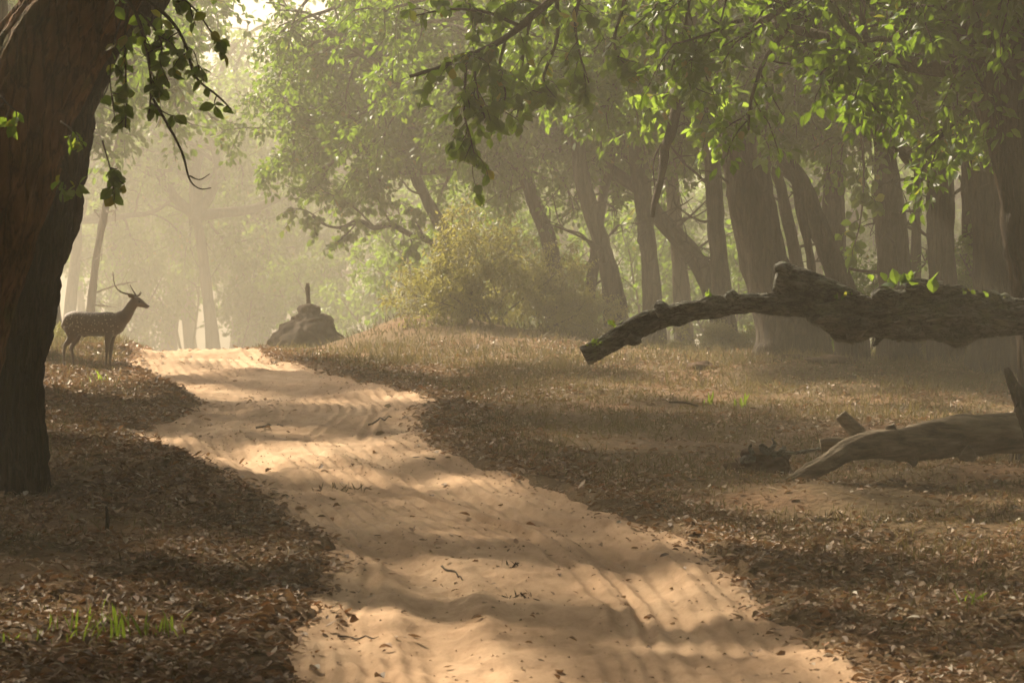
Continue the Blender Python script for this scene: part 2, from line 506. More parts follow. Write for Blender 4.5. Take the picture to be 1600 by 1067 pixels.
def base_h(x, y):
    a_ = 0.0655 * y - 3.2
    far = -0.16 - 0.010 * np.maximum(y - 49, 0) - 0.10 * sstep(2, 7, x)
    k = 0.28
    h = np.clip(0.5 + 0.5 * (far - a_) / k, 0, 1)
    z = far * (1 - h) + a_ * h - k * h * (1 - h)
    # banks beside the road at the crest
    z = z + 0.66 * np.exp(-(((x + 1.6) / 1.5) ** 2 + ((y - 54) / 3.0) ** 2)) + 0.30 * np.exp(-(((x - 0.3) / 1.8) ** 2 + ((y - 52) / 3.5) ** 2))
    z = z + 0.18 * np.exp(-(((x + 6.9) / 0.75) ** 2 + ((y - 46) / 1.8) ** 2)) + 0.3 * np.exp(-(((x + 10.5) / 2.5) ** 2 + ((y - 49) / 4) ** 2))
    z = z - 0.07 * np.exp(-(((x + 6.2) / 1.1) ** 2 + ((y - 40.3) / 1.3) ** 2))
    z = z + 0.13 * np.exp(-(((x - 2.85) / 0.5) ** 2 + ((y - 26.6) / 0.9) ** 2))          # spill of red earth beside the log
    z = z + 0.16 * np.exp(-(((x - 4.2) / 1.5) ** 2 + ((y - 41.5) / 1.3) ** 2))
    z = z + 0.22 * np.exp(-(((x + 3.6) / 0.9) ** 2 + ((y - 29.5) / 1.5) ** 2)) * 0.5
    return z


def road_mask(x, y):
    """1 inside the road, 0 outside, with a ragged edge; returns signed distance-ish too"""
    wob = 0.16 * fbm(x * 1.3, y * 0.8, 0, 31, 3) + 0.05 * fbm(x * 6, y * 4, 0, 35, 2)
    s = np.minimum(x - np.interp(y, _ds, _LS), np.interp(y, _ds, _RS) - x) + wob
    return s


def road_rel(x, y):
    """undulation of the sandy road surface"""
    c = road_c(y)
    u = x - c
    far = sstep(24, 40, y)
    w = (0.020 + 0.045 * far) * fbm(x * 0.55 + 5, y * 0.62, 0, 71, 2) + 0.014 * vnoise(x * 0.5, y * 0.9, 0, 72) + 0.024 * fbm(x * 1.6, y * 1.5, 0, 73, 4)
    w = w + 0.05 * far * vnoise(x * 0.55 + 9, y * 0.8, 3, 79)
    ruts = 0.0
    for cc, ww, dd, fr in ((-0.85, 0.20, 0.075, 0.55), (0.72, 0.22, 0.085, 0.55), (1.05, 0.055, 0.045, 0.42), (0.30, 0.05, 0.035, 0.36), (-0.40, 0.05, 0.032, 0.47), (0.52, 0.045, 0.032, 0.61), (-1.15, 0.05, 0.03, 0.4)):
        uu = u - cc - 0.16 * np.sin(y * fr + cc * 3) - 0.06 * np.sin(y * 1.3 + cc) - 0.04 * vnoise(y * 1.1, cc * 9, 0, 83)
        on = sstep(-0.25, 0.25, vnoise(y * 0.23, cc * 5 + 2, 0, 84))
        ruts = ruts + on * (-dd * np.exp(-np.abs(uu / ww) ** 3) + 0.45 * dd * np.exp(-((np.abs(uu) - 1.7 * ww) / (0.5 * ww)) ** 2))
    tread = 0.010 * np.sin((u + 0.14 * np.sin(y * 0.55)) * 42 + 2 * vnoise(x * 2, y * 0.5, 0, 75)) * sstep(-0.1, 0.4, vnoise(x * 0.9, y * 0.35, 0, 76))
    fine = 0.009 * fbm(x * 8, y * 6, 0, 74, 3)
    return w + ruts * (0.75 + 0.25 * vnoise(x * 0.4, y * 0.4, 0, 77)) * (1 - 0.6 * far) + tread + fine - 0.06


def ground_h(x, y):
    s = road_mask(x, y)
    z = base_h(x, y) + 0.045 * fbm(x * 0.9, y * 0.9, 0, 11, 4) + 0.02 * fbm(x * 4, y * 4, 0, 15, 3)
    lip = 0.05 * np.exp(-((s + 0.15) / 0.22) ** 2)
    z = z + lip
    return z - 0.22 * sstep(0.0, 0.30, s)                # sinks under the road sheet


def road_h(x, y):
    s = road_mask(x, y)
    return base_h(x, y) + road_rel(x, y) + 0.02 + 0.04 * np.exp(-((s - 0.12) / 0.16) ** 2) - 0.16 * sstep(0.06, -0.25, s)


def surf_h(x, y):
    return np.maximum(ground_h(x, y), road_h(x, y))


def gz(x, y):
    return float(surf_h(np.array([float(x)]), np.array([float(y)]))[0])


def grid(name, X, Y, Zf, mat):
    XX, YY = (X, Y) if X.ndim == 2 else np.meshgrid(X, Y)
    ZZ = Zf(XX, YY)
    r_, c_ = XX.shape
    i = np.arange(r_ - 1)[:, None]; j = np.arange(c_ - 1)[None]
    q = np.stack([i * c_ + j, i * c_ + j + 1, (i + 1) * c_ + j + 1, (i + 1) * c_ + j], -1).reshape(-1, 4)
    return mesh_np(name, np.stack([XX, YY, ZZ], -1).reshape(-1, 3), q, mat, True)

t = np.linspace(-1, 1, 380)
gx = np.sinh(t * 5.0) / math.sinh(5.0) * 130
gy = np.concatenate([np.linspace(-40, 9, 20), np.linspace(10, 58, 400), 58 + np.cumsum(np.geomspace(0.2, 9, 75))])
ground = link('forest_floor', grid('forest_floor', gx, gy, ground_h, SOIL))
tag(ground, 'brown forest floor rising gently to a crest under the trees', 'ground', kind='structure')
Y_END = float(gy[-1])

ry = np.concatenate([np.linspace(-10, 11, 30), np.linspace(11.1, 58, 760), np.linspace(58.3, 90, 60)])
rt = np.linspace(-0.12, 1.12, 210)
RX = np.interp(ry, _ds, _LS)[:, None] * (1 - rt[None]) + np.interp(ry, _ds, _RS)[:, None] * rt[None]
RX = RX + (np.abs(rt - 0.5)[None] > 0.5) * np.sign(rt - 0.5)[None] * 0.15
RY = np.repeat(ry[:, None], len(rt), 1)
road = link('dirt_road', grid('dirt_road', RX, RY, road_h, SAND))
tag(road, 'sandy orange dirt road with wheel ruts climbing to a crest', 'road', kind='structure')

# ---------------------------------------------------------------- trees: shared crowns
def rand_unit(r_, n):
    v = r_.normal(size=(n, 3))
    return norm(v)


def grow(r_, start, d, length, rad, level, spec, tubes, twigs):
    n = 6 if level < 2 else 4
    p = np.array(start, float); d = np.array(d, float); d /= np.linalg.norm(d)
    pts, seg = [p.copy()], length / n
    for i in range(n):
        d = d + r_.normal(0, spec['wiggle'][level], 3)
        d[2] += spec['lift'][level] * (1 if i < n * 0.6 else -0.6)
        d /= np.linalg.norm(d)
        p = p + d * seg
        pts.append(p.copy())
    pts = np.array(pts)
    rr = rad * np.linspace(1, 0.35, n + 1)
    tubes.append((pts, rr, level))
    if level == spec['depth']:
        twigs.append(pts)
        return
    k = spec['kids'][level]
    for q in range(k):
        f = (0.3 + 0.7 * (q + r_.random()) / k)
        i = min(int(f * n), n - 1); ff = f * n - i
        s = pts[i] * (1 - ff) + pts[i + 1] * ff
        tdir = norm(pts[i + 1] - pts[i])
        side = rand_unit(r_, 1)[0]
        side = side - tdir * side.dot(tdir)
        side /= np.linalg.norm(side) + 1e-9
        nd = tdir * spec['along'] + side * 0.9
        nd[2] += spec['sag'][level]
        grow(r_, s, nd, length * spec['ratio'] * r_.uniform(0.7, 1.2), rad * 0.5 * (1 - 0.4 * f), level + 1, spec, tubes, twigs)


def leaf_cloud(r_, twigs, per, Ls, spread=0.16, wr=0.32, fine=2):
    P = []
    for pts in twigs:
        n = len(pts) - 1
        f = r_.random(per) ** 0.8 * n
        i = np.minimum(f.astype(int), n - 1)
        P.append(pts[i] + (pts[i + 1] - pts[i]) * (f - i)[:, None])
    P = np.concatenate(P)
    N = len(P)
    off = rand_unit(r_, N) * (r_.random(N) ** 0.5 * spread)[:, None]
    D = off / spread + rand_unit(r_, N) * 0.6 + np.array([0, 0, -0.45])
    Nn = rand_unit(r_, N) * 0.75 + np.array([0, 0, 0.8])
    Ln = r_.uniform(Ls[0], Ls[1], N)
    V, T, k = leaves_np(P + off, D, Nn, Ln, Ln * wr * r_.uniform(0.8, 1.2, N), 0.3, r_.uniform(-0.05, 0.35, N), fine)
    clump = np.clip(0.42 + 0.28 * fbm(P[:, 0] * 0.8, P[:, 1] * 0.8, P[:, 2] * 0.8, 3, 2), 0, 1)
    tone = np.clip(clump + r_.normal(0, 0.17, N), 0, 0.97)
    tone[r_.random(N) < 0.012] = 1.0
    return V, T, np.repeat(tone, k), P


def crown_proto(name, seed, limbs, spec, per, Ls, rad, bark, leafm, spread=0.2, wr=0.32):
    r_ = np.random.default_rng(seed)
    tubes, twigs = [], []
    for (d, ln, s) in limbs(r_):
        grow(r_, s, d, ln, rad, 0, spec, tubes, twigs)
    mb = MB()
    for q, (pts, rr, lv) in enumerate(tubes):
        tube(mb, pts, rr, (8, 6, 4, 3)[lv], (12, 8, 5, 4)[lv], cap0=False, cap1=(lv == 0))
    V, T, tone, P = leaf_cloud(r_, twigs, per, Ls, spread, wr)
    return (mb.mesh(name + '_limbs', bark), mesh_np(name + '_leaves', V, T, leafm, False, tone))


def umbrella(n, el0, el1, l0, l1):
    def f(r_):
        out = []
        for q in range(n):
            az = 2 * math.pi * (q + r_.uniform(-0.3, 0.3)) / n
            el = math.radians(r_.uniform(el0, el1))
            out.append(((math.cos(az) * math.cos(el), math.sin(az) * math.cos(el), math.sin(el)), r_.uniform(l0, l1), (0, 0, -0.1)))
        out.append(((r_.uniform(-.2, .2), r_.uniform(-.2, .2), 1), l1, (0, 0, 0)))
        return out
    return f

SPEC = dict(wiggle=(0.16, 0.2, 0.25, 0.2), lift=(0.06, 0.0, -0.05, -0.05), kids=(7, 5, 0), depth=2, ratio=0.5, along=0.55, sag=(0.05, -0.18, -0.2))
CROWNS = [crown_proto('crown_a', 11, umbrella(5, 10, 55, 3.6, 4.8), SPEC, 46, (0.13, 0.21), 0.16, BARK_MID, LEAF_CROWN, 0.22),
          crown_proto('crown_b', 12, umbrella(6, -5, 50, 3.0, 4.4), SPEC, 42, (0.12, 0.20), 0.15, BARK_MID, LEAF_CROWN, 0.22),
          crown_proto('crown_c', 13, umbrella(4, 15, 65, 3.8, 5.2), SPEC, 50, (0.13, 0.22), 0.17, BARK_MID, LEAF_CROWN, 0.24),
          crown_proto('crown_d', 14, umbrella(6, -12, 40, 2.6, 3.8), SPEC, 38, (0.12, 0.19), 0.13, BARK_MID, LEAF_CROWN, 0.22)]

SPEC_S = dict(wiggle=(0.1, 0.2, 0.2, 0.2), lift=(0.03, 0.02, 0, 0), kids=(9, 4, 0), depth=2, ratio=0.42, along=0.5, sag=(0.1, -0.1, -0.2))
def _stem(n, lean, l0, l1):
    def f(r_):
        return [((r_.normal(0, lean), r_.normal(0, lean), 1), r_.uniform(l0, l1), (r_.normal(0, .12), r_.normal(0, .12), -0.15)) for _ in range(n)]
    return f
SAPLINGS = [crown_proto('sapling_a', 21, _stem(2, 0.15, 3.2, 4.2), SPEC_S, 30, (0.12, 0.20), 0.045, TWIG, LEAF_CROWN, 0.2),
            crown_proto('sapling_b', 22, _stem(3, 0.25, 2.2, 3.2), SPEC_S, 26, (0.11, 0.18), 0.04, TWIG, LEAF_CROWN, 0.2),
            crown_proto('sapling_c', 23, _stem(1, 0.1, 4.0, 5.0), SPEC_S, 40, (0.12, 0.2), 0.05, TWIG, LEAF_CROWN, 0.22)]
SPEC_B = dict(wiggle=(0.14, 0.22, 0.25, 0.2), lift=(-0.02, -0.05, -0.05, 0), kids=(9, 5, 0), depth=2, ratio=0.45, along=0.7, sag=(0.05, -0.1, -0.2))
LEAF_SHRUB2 = LEAF_SHRUB
SHRUBS = [crown_proto('shrub_a', 31, _stem(9, 0.5, 1.4, 2.1), SPEC_B, 34, (0.05, 0.10), 0.018, TWIG, LEAF_SHRUB, 0.12, 0.22),
          crown_proto('shrub_b', 32, _stem(8, 0.55, 0.8, 1.3), SPEC_B, 24, (0.05, 0.09), 0.014, TWIG, LEAF_SHRUB, 0.10, 0.24)]


def add_crown(root, kind, loc, scale, rz, tilt=0.0):
    lm, lf = CROWNS[kind]
    for nm, me in (('branches', lm), ('crown', lf)):
        o = link(nm, me, root, loc)
        o.rotation_euler = (tilt, 0, rz)
        o.scale = (scale,) * 3


def custom_tree(label, d, pts, bark, kind, cscale, crz, sides=20, ridge=0.03, branches=(), name='tree', group=None, top=None, flare=1.25, crown=True, lump=0.12, low=None, fur=0.0):
    """pts: [(px, py, width_px)] from the top down; the last one is set into the ground"""
    W = [PX(x, y, d) for x, y, w in pts]
    R = [0.5 * w / F * d * (0.86 if d > 36 else 1.0) for x, y, w in pts]
    base = W[-1]
    base = np.array([base[0], d, gz(base[0], d)])
    root = empty(name, base, label, 'tree', group)
    path = [p - base for p in W[:-1]]
    h0 = path[-1][2]
    path += [np.array([0, 0, min(0.35, h0 * 0.5)]), np.array([0, 0, -0.25])]
    rad = R[:-1] + [R[-1] * 1.06, R[-1] * flare]
    if top is not None:                       # carry the trunk on above the picture
        path.insert(0, np.array(top[:3]) - np.array([0, 0, 0]) + path[0]); rad.insert(0, top[3])
    mb = MB()
    L = np.linalg.norm(np.diff(np.array(path), axis=0), axis=1).sum()
    tube(mb, path[::-1], rad[::-1], sides, int(L * (34 if fur else 9)) + 8, fur=fur, rough=0.02, freq=1.0, seed=int(d * 7), ridge=ridge * 1.5, cap0=False, lump=lump)
    link('trunk', mb.mesh('trunk', bark), root)
    for bp in branches:
        bb = MB()
        dd = bp.get('d', [d] * len(bp['p']))
        BP = [PX(x, y, q) - base for (x, y, w), q in zip(bp['p'], dd)]
        tube(bb, BP, [0.5 * w / F * q for (x, y, w), q in zip(bp['p'], dd)], 12, len(BP) * 7, rough=0.012, freq=1.2, seed=int(bp['p'][0][0]), ridge=ridge * 0.4)
        link('branch', bb.mesh('branch', bark), root)
    if d > 36:
        tr_ = np.random.default_rng(int(d * 10 + pts[0][0]))
        zz = np.array([p[2] for p in path]); o_ = np.argsort(zz)
        for q in range(5):
            zq = tr_.uniform(1.2, 4.6)
            s0 = np.array([np.interp(zq, zz[o_], np.array(path)[o_, c]) for c in range(3)])
            az = tr_.uniform(0, 6.28); ln = tr_.uniform(0.5, 1.5); up = tr_.uniform(-0.3, 0.8)
            dv = np.array([math.cos(az), math.sin(az) * 0.7, up])
            bb = MB()
            m1, m2 = s0 + dv * ln * 0.4 + tr_.normal(0, .06, 3), s0 + dv * ln * 0.75 + tr_.normal(0, .09, 3)
            tube(bb, [s0, m1, m2, s0 + dv * ln + np.array([0, 0, tr_.normal(0, .2)])], [.035, .025, .017, .007], 6, 14, rough=.004, freq=4, seed=q)
            for _ in range(2):
                tube(bb, [m2, m2 + tr_.normal(0, .16, 3), m2 + dv * .25 + tr_.normal(0, .28, 3)], [.012, .009, .004], 4, 7)
            link('dead_branch', bb.mesh('dead_branch', bark), root)
    if crown:
        add_crown(root, kind, path[0], cscale, crz)
    if low is not None:
        zz = np.array([p[2] for p in path]); o_ = np.argsort(zz)
        pt = [float(np.interp(low[1], zz[o_], np.array(path)[o_, c])) for c in range(3)]
        add_crown(root, low[0], pt, low[2], low[3])
        pt[2] += 0.45
        add_crown(root, (1, 3, 1, 1)[low[0]], pt, low[2], low[3] + 1.7)
    return root, base, path

# the near tree on the left: a textured trunk, and a reddish one leaning across in front of it
custom_tree('thick dark ridged trunk behind the leaning reddish trunk, beside the deer', 27.6,
            [(200, -60, 165), (124, 20, 155), (84, 120, 140), (68, 220, 142), (52, 320, 146), (34, 420, 134), (16, 520, 126), (5, 620, 126), (0, 765, 138)],
            BARK_DARK, 2, 0.55, 0.6, sides=240, ridge=0.03, fur=0.05, top=(0.9, 0.4, 1.6, 0.35), flare=1.2)
custom_tree('massive reddish brown trunk leaning to the road at the picture edge', 24.2,
            [(160, -60, 150), (95, 40, 160), (40, 150, 175), (5, 270, 178), (-34, 400, 168), (-72, 540, 160), (-108, 700, 162), (-130, 850, 180)],
            BARK_RED, 0, 0.5, 2.2, sides=220, ridge=0.025, fur=0.028, top=(0.9, 0.2, 1.7, 0.35), flare=1.2)

# the stand of trunks on the right
custom_tree('broad grey-brown trunk rising behind the raised stub of the hanging log', 46.5,
            [(1150, 60, 70), (1160, 200, 78), (1172, 300, 82), (1192, 400, 88), (1215, 480, 105), (1235, 550, 130)], BARK_MID, 0, 1.05, 0.3, 44, 0.045, top=(-0.1, 0, 1.2, 0.30), low=(3,4.6,0.95,1.0))
custom_tree('slim straight trunk just left of the broadest trunk', 54,
            [(1112, 150, 26), (1113, 260, 30), (1120, 360, 32), (1128, 450, 34), (1132, 545, 46)], BARK_MID, 1, 0.9, 1.3, 20, 0.03, top=(-0.2, 0, 1.4, 0.13), low=(3,5.3,0.9,2.0))
custom_tree('pale upright trunk standing behind the dark leaning one', 53,
            [(1300, 120, 34), (1302, 220, 38), (1304, 330, 40), (1308, 430, 44), (1312, 550, 60)], BARK_MID, 3, 1.0, 2.0, 24, 0.03, top=(0, 0, 1.2, 0.18), low=(1,5.4,0.9,3.0))
custom_tree('dark bent trunk leaning up to the left with a fork near its foot', 43.5,
            [(1180, 190, 22), (1215, 240, 28), (1248, 280, 34), (1270, 330, 36), (1292, 385, 38), (1312, 440, 44), (1330, 560, 62)], BARK_DARK, 3, 0.8, 0.4, 22, 0.03,
            branches=[dict(p=[(1268, 470, 10), (1268, 420, 12), (1258, 360, 14), (1246, 310, 13), (1240, 230, 10)], d=[43.3, 43.3, 43.3, 43.4, 43.5])], top=(-0.8, 0.2, 1.2, 0.10))
custom_tree('tall slender trunk with a widening lower half between two bigger ones', 44.5,
            [(1374, -10, 20), (1376, 100, 22), (1380, 200, 28), (1388, 290, 48), (1396, 380, 58), (1400, 450, 62), (1404, 560, 76)], BARK_MID, 1, 0.95, 3.0, 24, 0.03, top=(0, 0, 1.5, 0.10), low=(3,4.4,0.85,0.5))
custom_tree('straight furrowed trunk carrying the long arched dark limb', 43.8,
            [(1462, -10, 42), (1464, 100, 44), (1468, 200, 46), (1470, 300, 47), (1472, 400, 48), (1474, 480, 50), (1476, 566, 60)], BARK_DARK, 2, 1.0, 4.0, 34, 0.04, top=(-0.1, 0, 1.6, 0.16), low=(3, 4.2, 0.85, 3.3),
            branches=[dict(p=[(1466, 275, 30), (1430, 255, 26), (1395, 220, 25), (1340, 180, 27), (1300, 130, 30), (1262, 90, 28), (1215, 50, 22), (1190, -30, 16)], d=[43.8, 42.4, 41.0, 39.5, 38.0, 36.5, 35.0, 34.0])])
custom_tree('near black leaning trunk at the upper right picture edge', 29.5,
            [(1490, -60, 95), (1525, 20, 92), (1555, 120, 86), (1580, 210, 84), (1602, 300, 86), (1625, 420, 92), (1640, 560, 96), (1650, 720, 120)], BARK_DARK, 0, 1.05, 5.0, 50, 0.05, top=(-0.7, 0, 1.6, 0.26), low=(3,4.1,0.8,2.5))
custom_tree('stout shadowed trunk behind the log beside the picture edge', 41.5,
            [(1535, 130, 66), (1540, 250, 70), (1548, 350, 74), (1556, 450, 80), (1562, 570, 104)], BARK_DARK, 1, 1.05, 1.9, 36, 0.04, top=(-0.2, 0, 1.6, 0.24), low=(3,4.2,0.9,4.0))
custom_tree('straight hazy trunk seen over the tip of the hanging log', 58,
            [(985, 150, 26), (998, 250, 30), (1008, 340, 31), (1016, 420, 32), (1022, 540, 42)], BARK_MID, 2, 0.95, 0.9, 20, 0.03, top=(-0.3, 0, 1.4, 0.14), low=(3,5.3,0.95,5.0))
custom_tree('hazy trunk leaning left beyond the yellow shrub', 57,
            [(896, 180, 22), (908, 270, 27), (930, 350, 30), (950, 420, 32), (968, 540, 44)], BARK_MID, 3, 0.95, 2.9, 20, 0.03, top=(-0.5, 0, 1.4, 0.12), low=(3,5.2,0.95,0.2))
custom_tree('faint trunk rising out of the yellow shrub top', 62,
            [(790, 180, 22), (815, 260, 26), (840, 330, 28), (860, 390, 32), (880, 540, 42)], BARK_MID, 1, 1.0, 4.4, 18, 0.03, top=(-0.7, 0, 1.4, 0.14), low=(1,5.6,1.0,1.2))
custom_tree('diagonal leaning trunk crossing behind the slim straight trunk', 60,
            [(1000, 300, 22), (1030, 340, 30), (1062, 375, 32), (1092, 415, 34), (1118, 470, 36), (1135, 545, 44)], BARK_MID, 0, 0.7, 0.1, 20, 0.03, top=(-1.3, 0, 0.9, 0.12), low=(3, 5.0, 0.8, 2.2))
custom_tree('short thin trunk framed between the log and the diagonal trunk', 64,
            [(1050, 260, 22), (1056, 360, 25), (1062, 430, 27), (1068, 545, 34)], BARK_FAR, 1, 0.85, 5.5, 16, 0.02, top=(0, 0, 1.6, 0.12), low=(1, 5.4, 0.9, 4.2))
custom_tree('thin dark pole of a tree left of the furrowed trunk', 50,
            [(1438, 120, 14), (1436, 250, 16), (1432, 360, 18), (1430, 460, 20), (1428, 550, 26)], BARK_DARK, 1, 0.8, 1.1, 14, 0.015, top=(0.1, 0, 1.6, 0.07))
custom_tree('thin slanting trunk right of the broad one, leaning to the road', 51,
            [(1180, 150, 16), (1205, 240, 18), (1228, 330, 21), (1246, 420, 24), (1258, 550, 32)], BARK_DARK, 3, 0.75, 2.1, 14, 0.015, top=(-0.5, 0, 1.4, 0.08))
custom_tree('slim trunk slanting right beside the shrub', 59,
            [(965, 180, 14), (950, 270, 16), (936, 350, 18), (926, 430, 20), (915, 545, 26)], BARK_MID, 1, 0.8, 3.1, 14, 0.015, top=(0.4, 0, 1.4, 0.08))
custom_tree('thin straight trunk between the shadowed trunk and the furrowed one', 47,
            [(1508, 120, 18), (1510, 250, 19), (1512, 370, 21), (1514, 470, 23), (1516, 560, 30)], BARK_DARK, 0, 0.8, 0.6, 14, 0.015, top=(0, 0, 1.6, 0.09))
custom_tree('crooked hazy tree with a long low limb reaching over the termite mound', 66,
            [(655, 290, 18), (672, 325, 20), (695, 360, 22), (722, 395, 25), (742, 440, 28), (756, 545, 36)], BARK_MID, 3, 0.9, 3.7, 16, 0.02, top=(-0.7, 0.2, 1.2, 0.10), low=(3, 4.4, 0.9, 1.9),
            branches=[dict(p=[(735, 420, 20), (712, 398, 13), (690, 388, 11), (664, 374, 10), (640, 366, 9), (612, 352, 9), (585, 356, 8), (560, 346, 7), (535, 356, 5.5), (510, 352, 4), (488, 338, 3)], d=[66, 65.9, 65.8, 65.6, 65.5, 65.4, 65.3, 65.2, 65.1, 65, 64.9])])
custom_tree('hazy leaning trunk beyond the antlers of the deer', 84,
            [(190, 200, 11), (172, 290, 12), (158, 360, 13), (146, 440, 14), (138, 545, 18)], BARK_FAR, 2, 1.0, 0.2, 14, 0.02, top=(0.5, 0, 1.6, 0.10))

# ---------------------------------------------------------------- trees: the far forest
ANCHOR = [(60, 'the ridged near trunk'), (165, 'the deer'), (330, 'the crest of the road'), (482, 'the termite mound'), (610, 'the grassy bank'), (765, 'the yellow shrub'), (930, 'the log tip'), (1060, 'the thin part of the log'),
          (1190, 'the broad trunk'), (1300, 'the dark bent trunk'), (1400, 'the log leaves'), (1475, 'the furrowed trunk'), (1560, 'the shadowed edge trunk')]
ORD = ['nearest', 'second nearest', 'third nearest', 'fourth nearest', 'fifth nearest', 'sixth nearest', 'seventh nearest', 'eighth nearest', 'ninth nearest', 'tenth nearest', 'eleventh nearest', 'twelfth nearest']
def name_far(objs, what, outside, group_out):
    by = {}
    for o in objs:
        px = 800 + o.location.x / o.location.y * F
        if px < -120 or px > 1720:
            tag(o, outside, None, group_out); continue
        by.setdefault(min(ANCHOR, key=lambda a_: abs(a_[0] - px))[1], []).append(o)
    for anc, lst in by.items():
        lst.sort(key=lambda o: o.location.y)
        for q, o in enumerate(lst):
            o['label'] = (what[0] if len(lst) == 1 else ORD[min(q, 11)] + ' ' + what[0]) + ' ' + what[1] + ' ' + anc

def proto_trunk(seed, h, r0, lean):
    mb = MB(); r_ = np.random.default_rng(seed)
    x, y = r_.normal(0, lean, 2)
    P = [(0, 0, -0.3), (x * .1, y * .1, h * .15), (x * .4 + r_.normal(0, .08), y * .4, h * .45), (x * .8, y * .8 + r_.normal(0, .08), h * .75), (x, y, h)]
    tube(mb, P, [r0 * 1.5, r0 * 1.05, r0 * .9, r0 * .8, r0 * .65], 12, 18, rough=0.015, seed=seed, ridge=0.02, cap0=False)
    return mb.mesh('far_trunk', BARK_FAR), (x, y, h)
FAR_TRUNKS = [proto_trunk(41, 4.6, 0.22, 0.5), proto_trunk(42, 5.4, 0.28, 0.4), proto_trunk(43, 4.0, 0.18, 0.7), proto_trunk(44, 6.0, 0.32, 0.5)]


def far_tree(x, y, k, s, rz, label, group, name='tree', ck=None):
    root = empty(name, (x, y, gz(x, y)), label, 'tree', group)
    root.scale = (s,) * 3
    root.rotation_euler = (0, 0, rz)
    me, top = FAR_TRUNKS[k % 4]
    link('trunk', me, root)
    add_crown(root, (k * 3 + int(x * 7)) % 4 if ck is None else ck, top, 1.0, rz * 2)
    return root


r_ = np.random.default_rng(5)
placed = []
def far_ok(x, y, dmin):
    if abs(x - float(road_c(y))) < (3.4 if y < 100 else 2.2):
        return False
    for (a_, b_) in placed:
        if (a_ - x) ** 2 + (b_ - y) ** 2 < dmin * dmin:
            return False
    placed.append((x, y)); return True

n_far, FAR, SAP = 0, [], []
while n_far < 40:
    y = r_.uniform(84, 168); x = r_.uniform(-0.23 * y - 3, 0.22 * y + 3)
    if x / y < -0.03 and y < 125: continue
    if -0.16 < x / y < -0.03 and y < 145: continue
    if far_ok(x, y, 4.2):
        FAR.append(far_tree(x, y, int(r_.integers(4)), r_.uniform(0.9, 1.35), r_.uniform(0, 6.28), 'pale tree trunk and crown fading into the dusty haze behind', 'trees far back in the haze'))
        n_far += 1
for (px, d, k, s_) in ((105, 118, 0, 1.3), (185, 128, 3, 1.35), (262, 142, 1, 1.5), (335, 118, 2, 1.55), (405, 132, 3, 1.4), (225, 160, 2, 1.55), (372, 160, 1, 1.55), (520, 128, 1, 1.4), (150, 150, 2, 1.5), (300, 152, 0, 1.5), (610, 118, 0, 1.4), (440, 156, 2, 1.5), (90, 138, 1, 1.4)):
    FAR.append(far_tree((px - 800) / F * d, d, k, s_, px * 1.3, '', 'trees far back in the haze'))
name_far(FAR, ('hazy far tree', 'in line with'), 'hazy far tree beyond the picture edge', 'hazy trees beyond the picture edge')
# mostly unseen trees added to shade air and ground; some boughs hang into view
for q, (x, y, k, s, lab) in enumerate([
        (-6.8, 14.0, 1, 1.2, 'unseen shade tree added beside the camera on the left verge'),
        (-10.8, 19.5, 3, 1.25, 'second unseen shade tree added back from the camera on the left verge'),
        (-8.0, 45.0, 1, 1.35, 'tall tree added behind the ridged trunk to shade the right ground, boughs hanging over the deer'),
        (-12.2, 74.0, 1, 1.35, 'hazy tree whose leaf curtain hangs over the deer and the road end'),
        (-10.2, 63.0, 0, 1.2, 'hazy tree hidden by the ridged trunk, its leaves above the deer'),
        (-7.6, 39.5, 1, 1.38, 'tree added behind the ridged trunk, its boughs reaching over the road to shade the right ground'),
        (-6.4, 9.0, 3, 1.2, 'unseen shade tree added over the road just left of the camera'),
        (-9.2, 13.0, 0, 1.25, 'unseen shade tree added behind the nearest ones on the left verge'),
        (-5.2, 15.5, 1, 1.35, 'shade tree added on the left verge just short of the picture edge'),
        (-9.0, 17.0, 2, 1.25, 'fourth unseen shade tree added back on the left verge'),
        (-11.8, 30.0, 0, 1.3, 'unseen tree added beyond the reddish leaning trunk to shade the left verge'),
        (-8.0, 34.5, 1, 1.2, 'tree added behind the ridged trunk for its boughs to shade the road'),
        (-14.0, 36.0, 2, 1.3, 'unseen shade tree added well back on the left verge beyond the ridged trunk'),
        (-12.5, 9.0, 2, 1.3, 'unseen shade tree added behind the camera on the left verge'),
        (6.8, 13.0, 3, 1.2, 'unseen shade tree added beside the camera on the right verge'),
        (9.5, 22.0, 1, 1.25, 'unseen shade tree added right of the hanging limb beyond the picture edge'),
        (12.0, 32.0, 2, 1.3, 'unseen shade tree added right of the near black trunk beyond the picture edge'),
        (3.9, 10.5, 0, 1.2, 'unseen shade tree added at the right roadside beside the camera'),
        (4.9, 16.5, 0, 1.45, 'shade tree added on the right verge just short of the picture edge'),
        (2.8, 3.0, 0, 1.2, 'unseen shade tree added at the roadside behind the camera'),
        (-3.6, 3.5, 3, 1.2, 'unseen shade tree added at the left roadside behind the camera')]):
    ft = far_tree(x, y, 3 if y < 22 else k, 1.55 if y < 12 else s, q * 1.7 + 0.4, lab, None, ck=(2 if y < 22 else 3 if y in (45.0, 63.0) else 1 if y == 74.0 else 0 if y == 39.5 else None))
    if y < 22:                        # more crowns, added above and below to shade the air near the camera
        top_ = FAR_TRUNKS[3][1]
        add_crown(ft, 0, (top_[0] * .93, top_[1] * .93, top_[2] - 0.4), 1.0, q * 2.3)
        add_crown(ft, 2, (top_[0], top_[1], top_[2] + 0.3), 1.0, q * 3.1 + 1)
n_o = 0
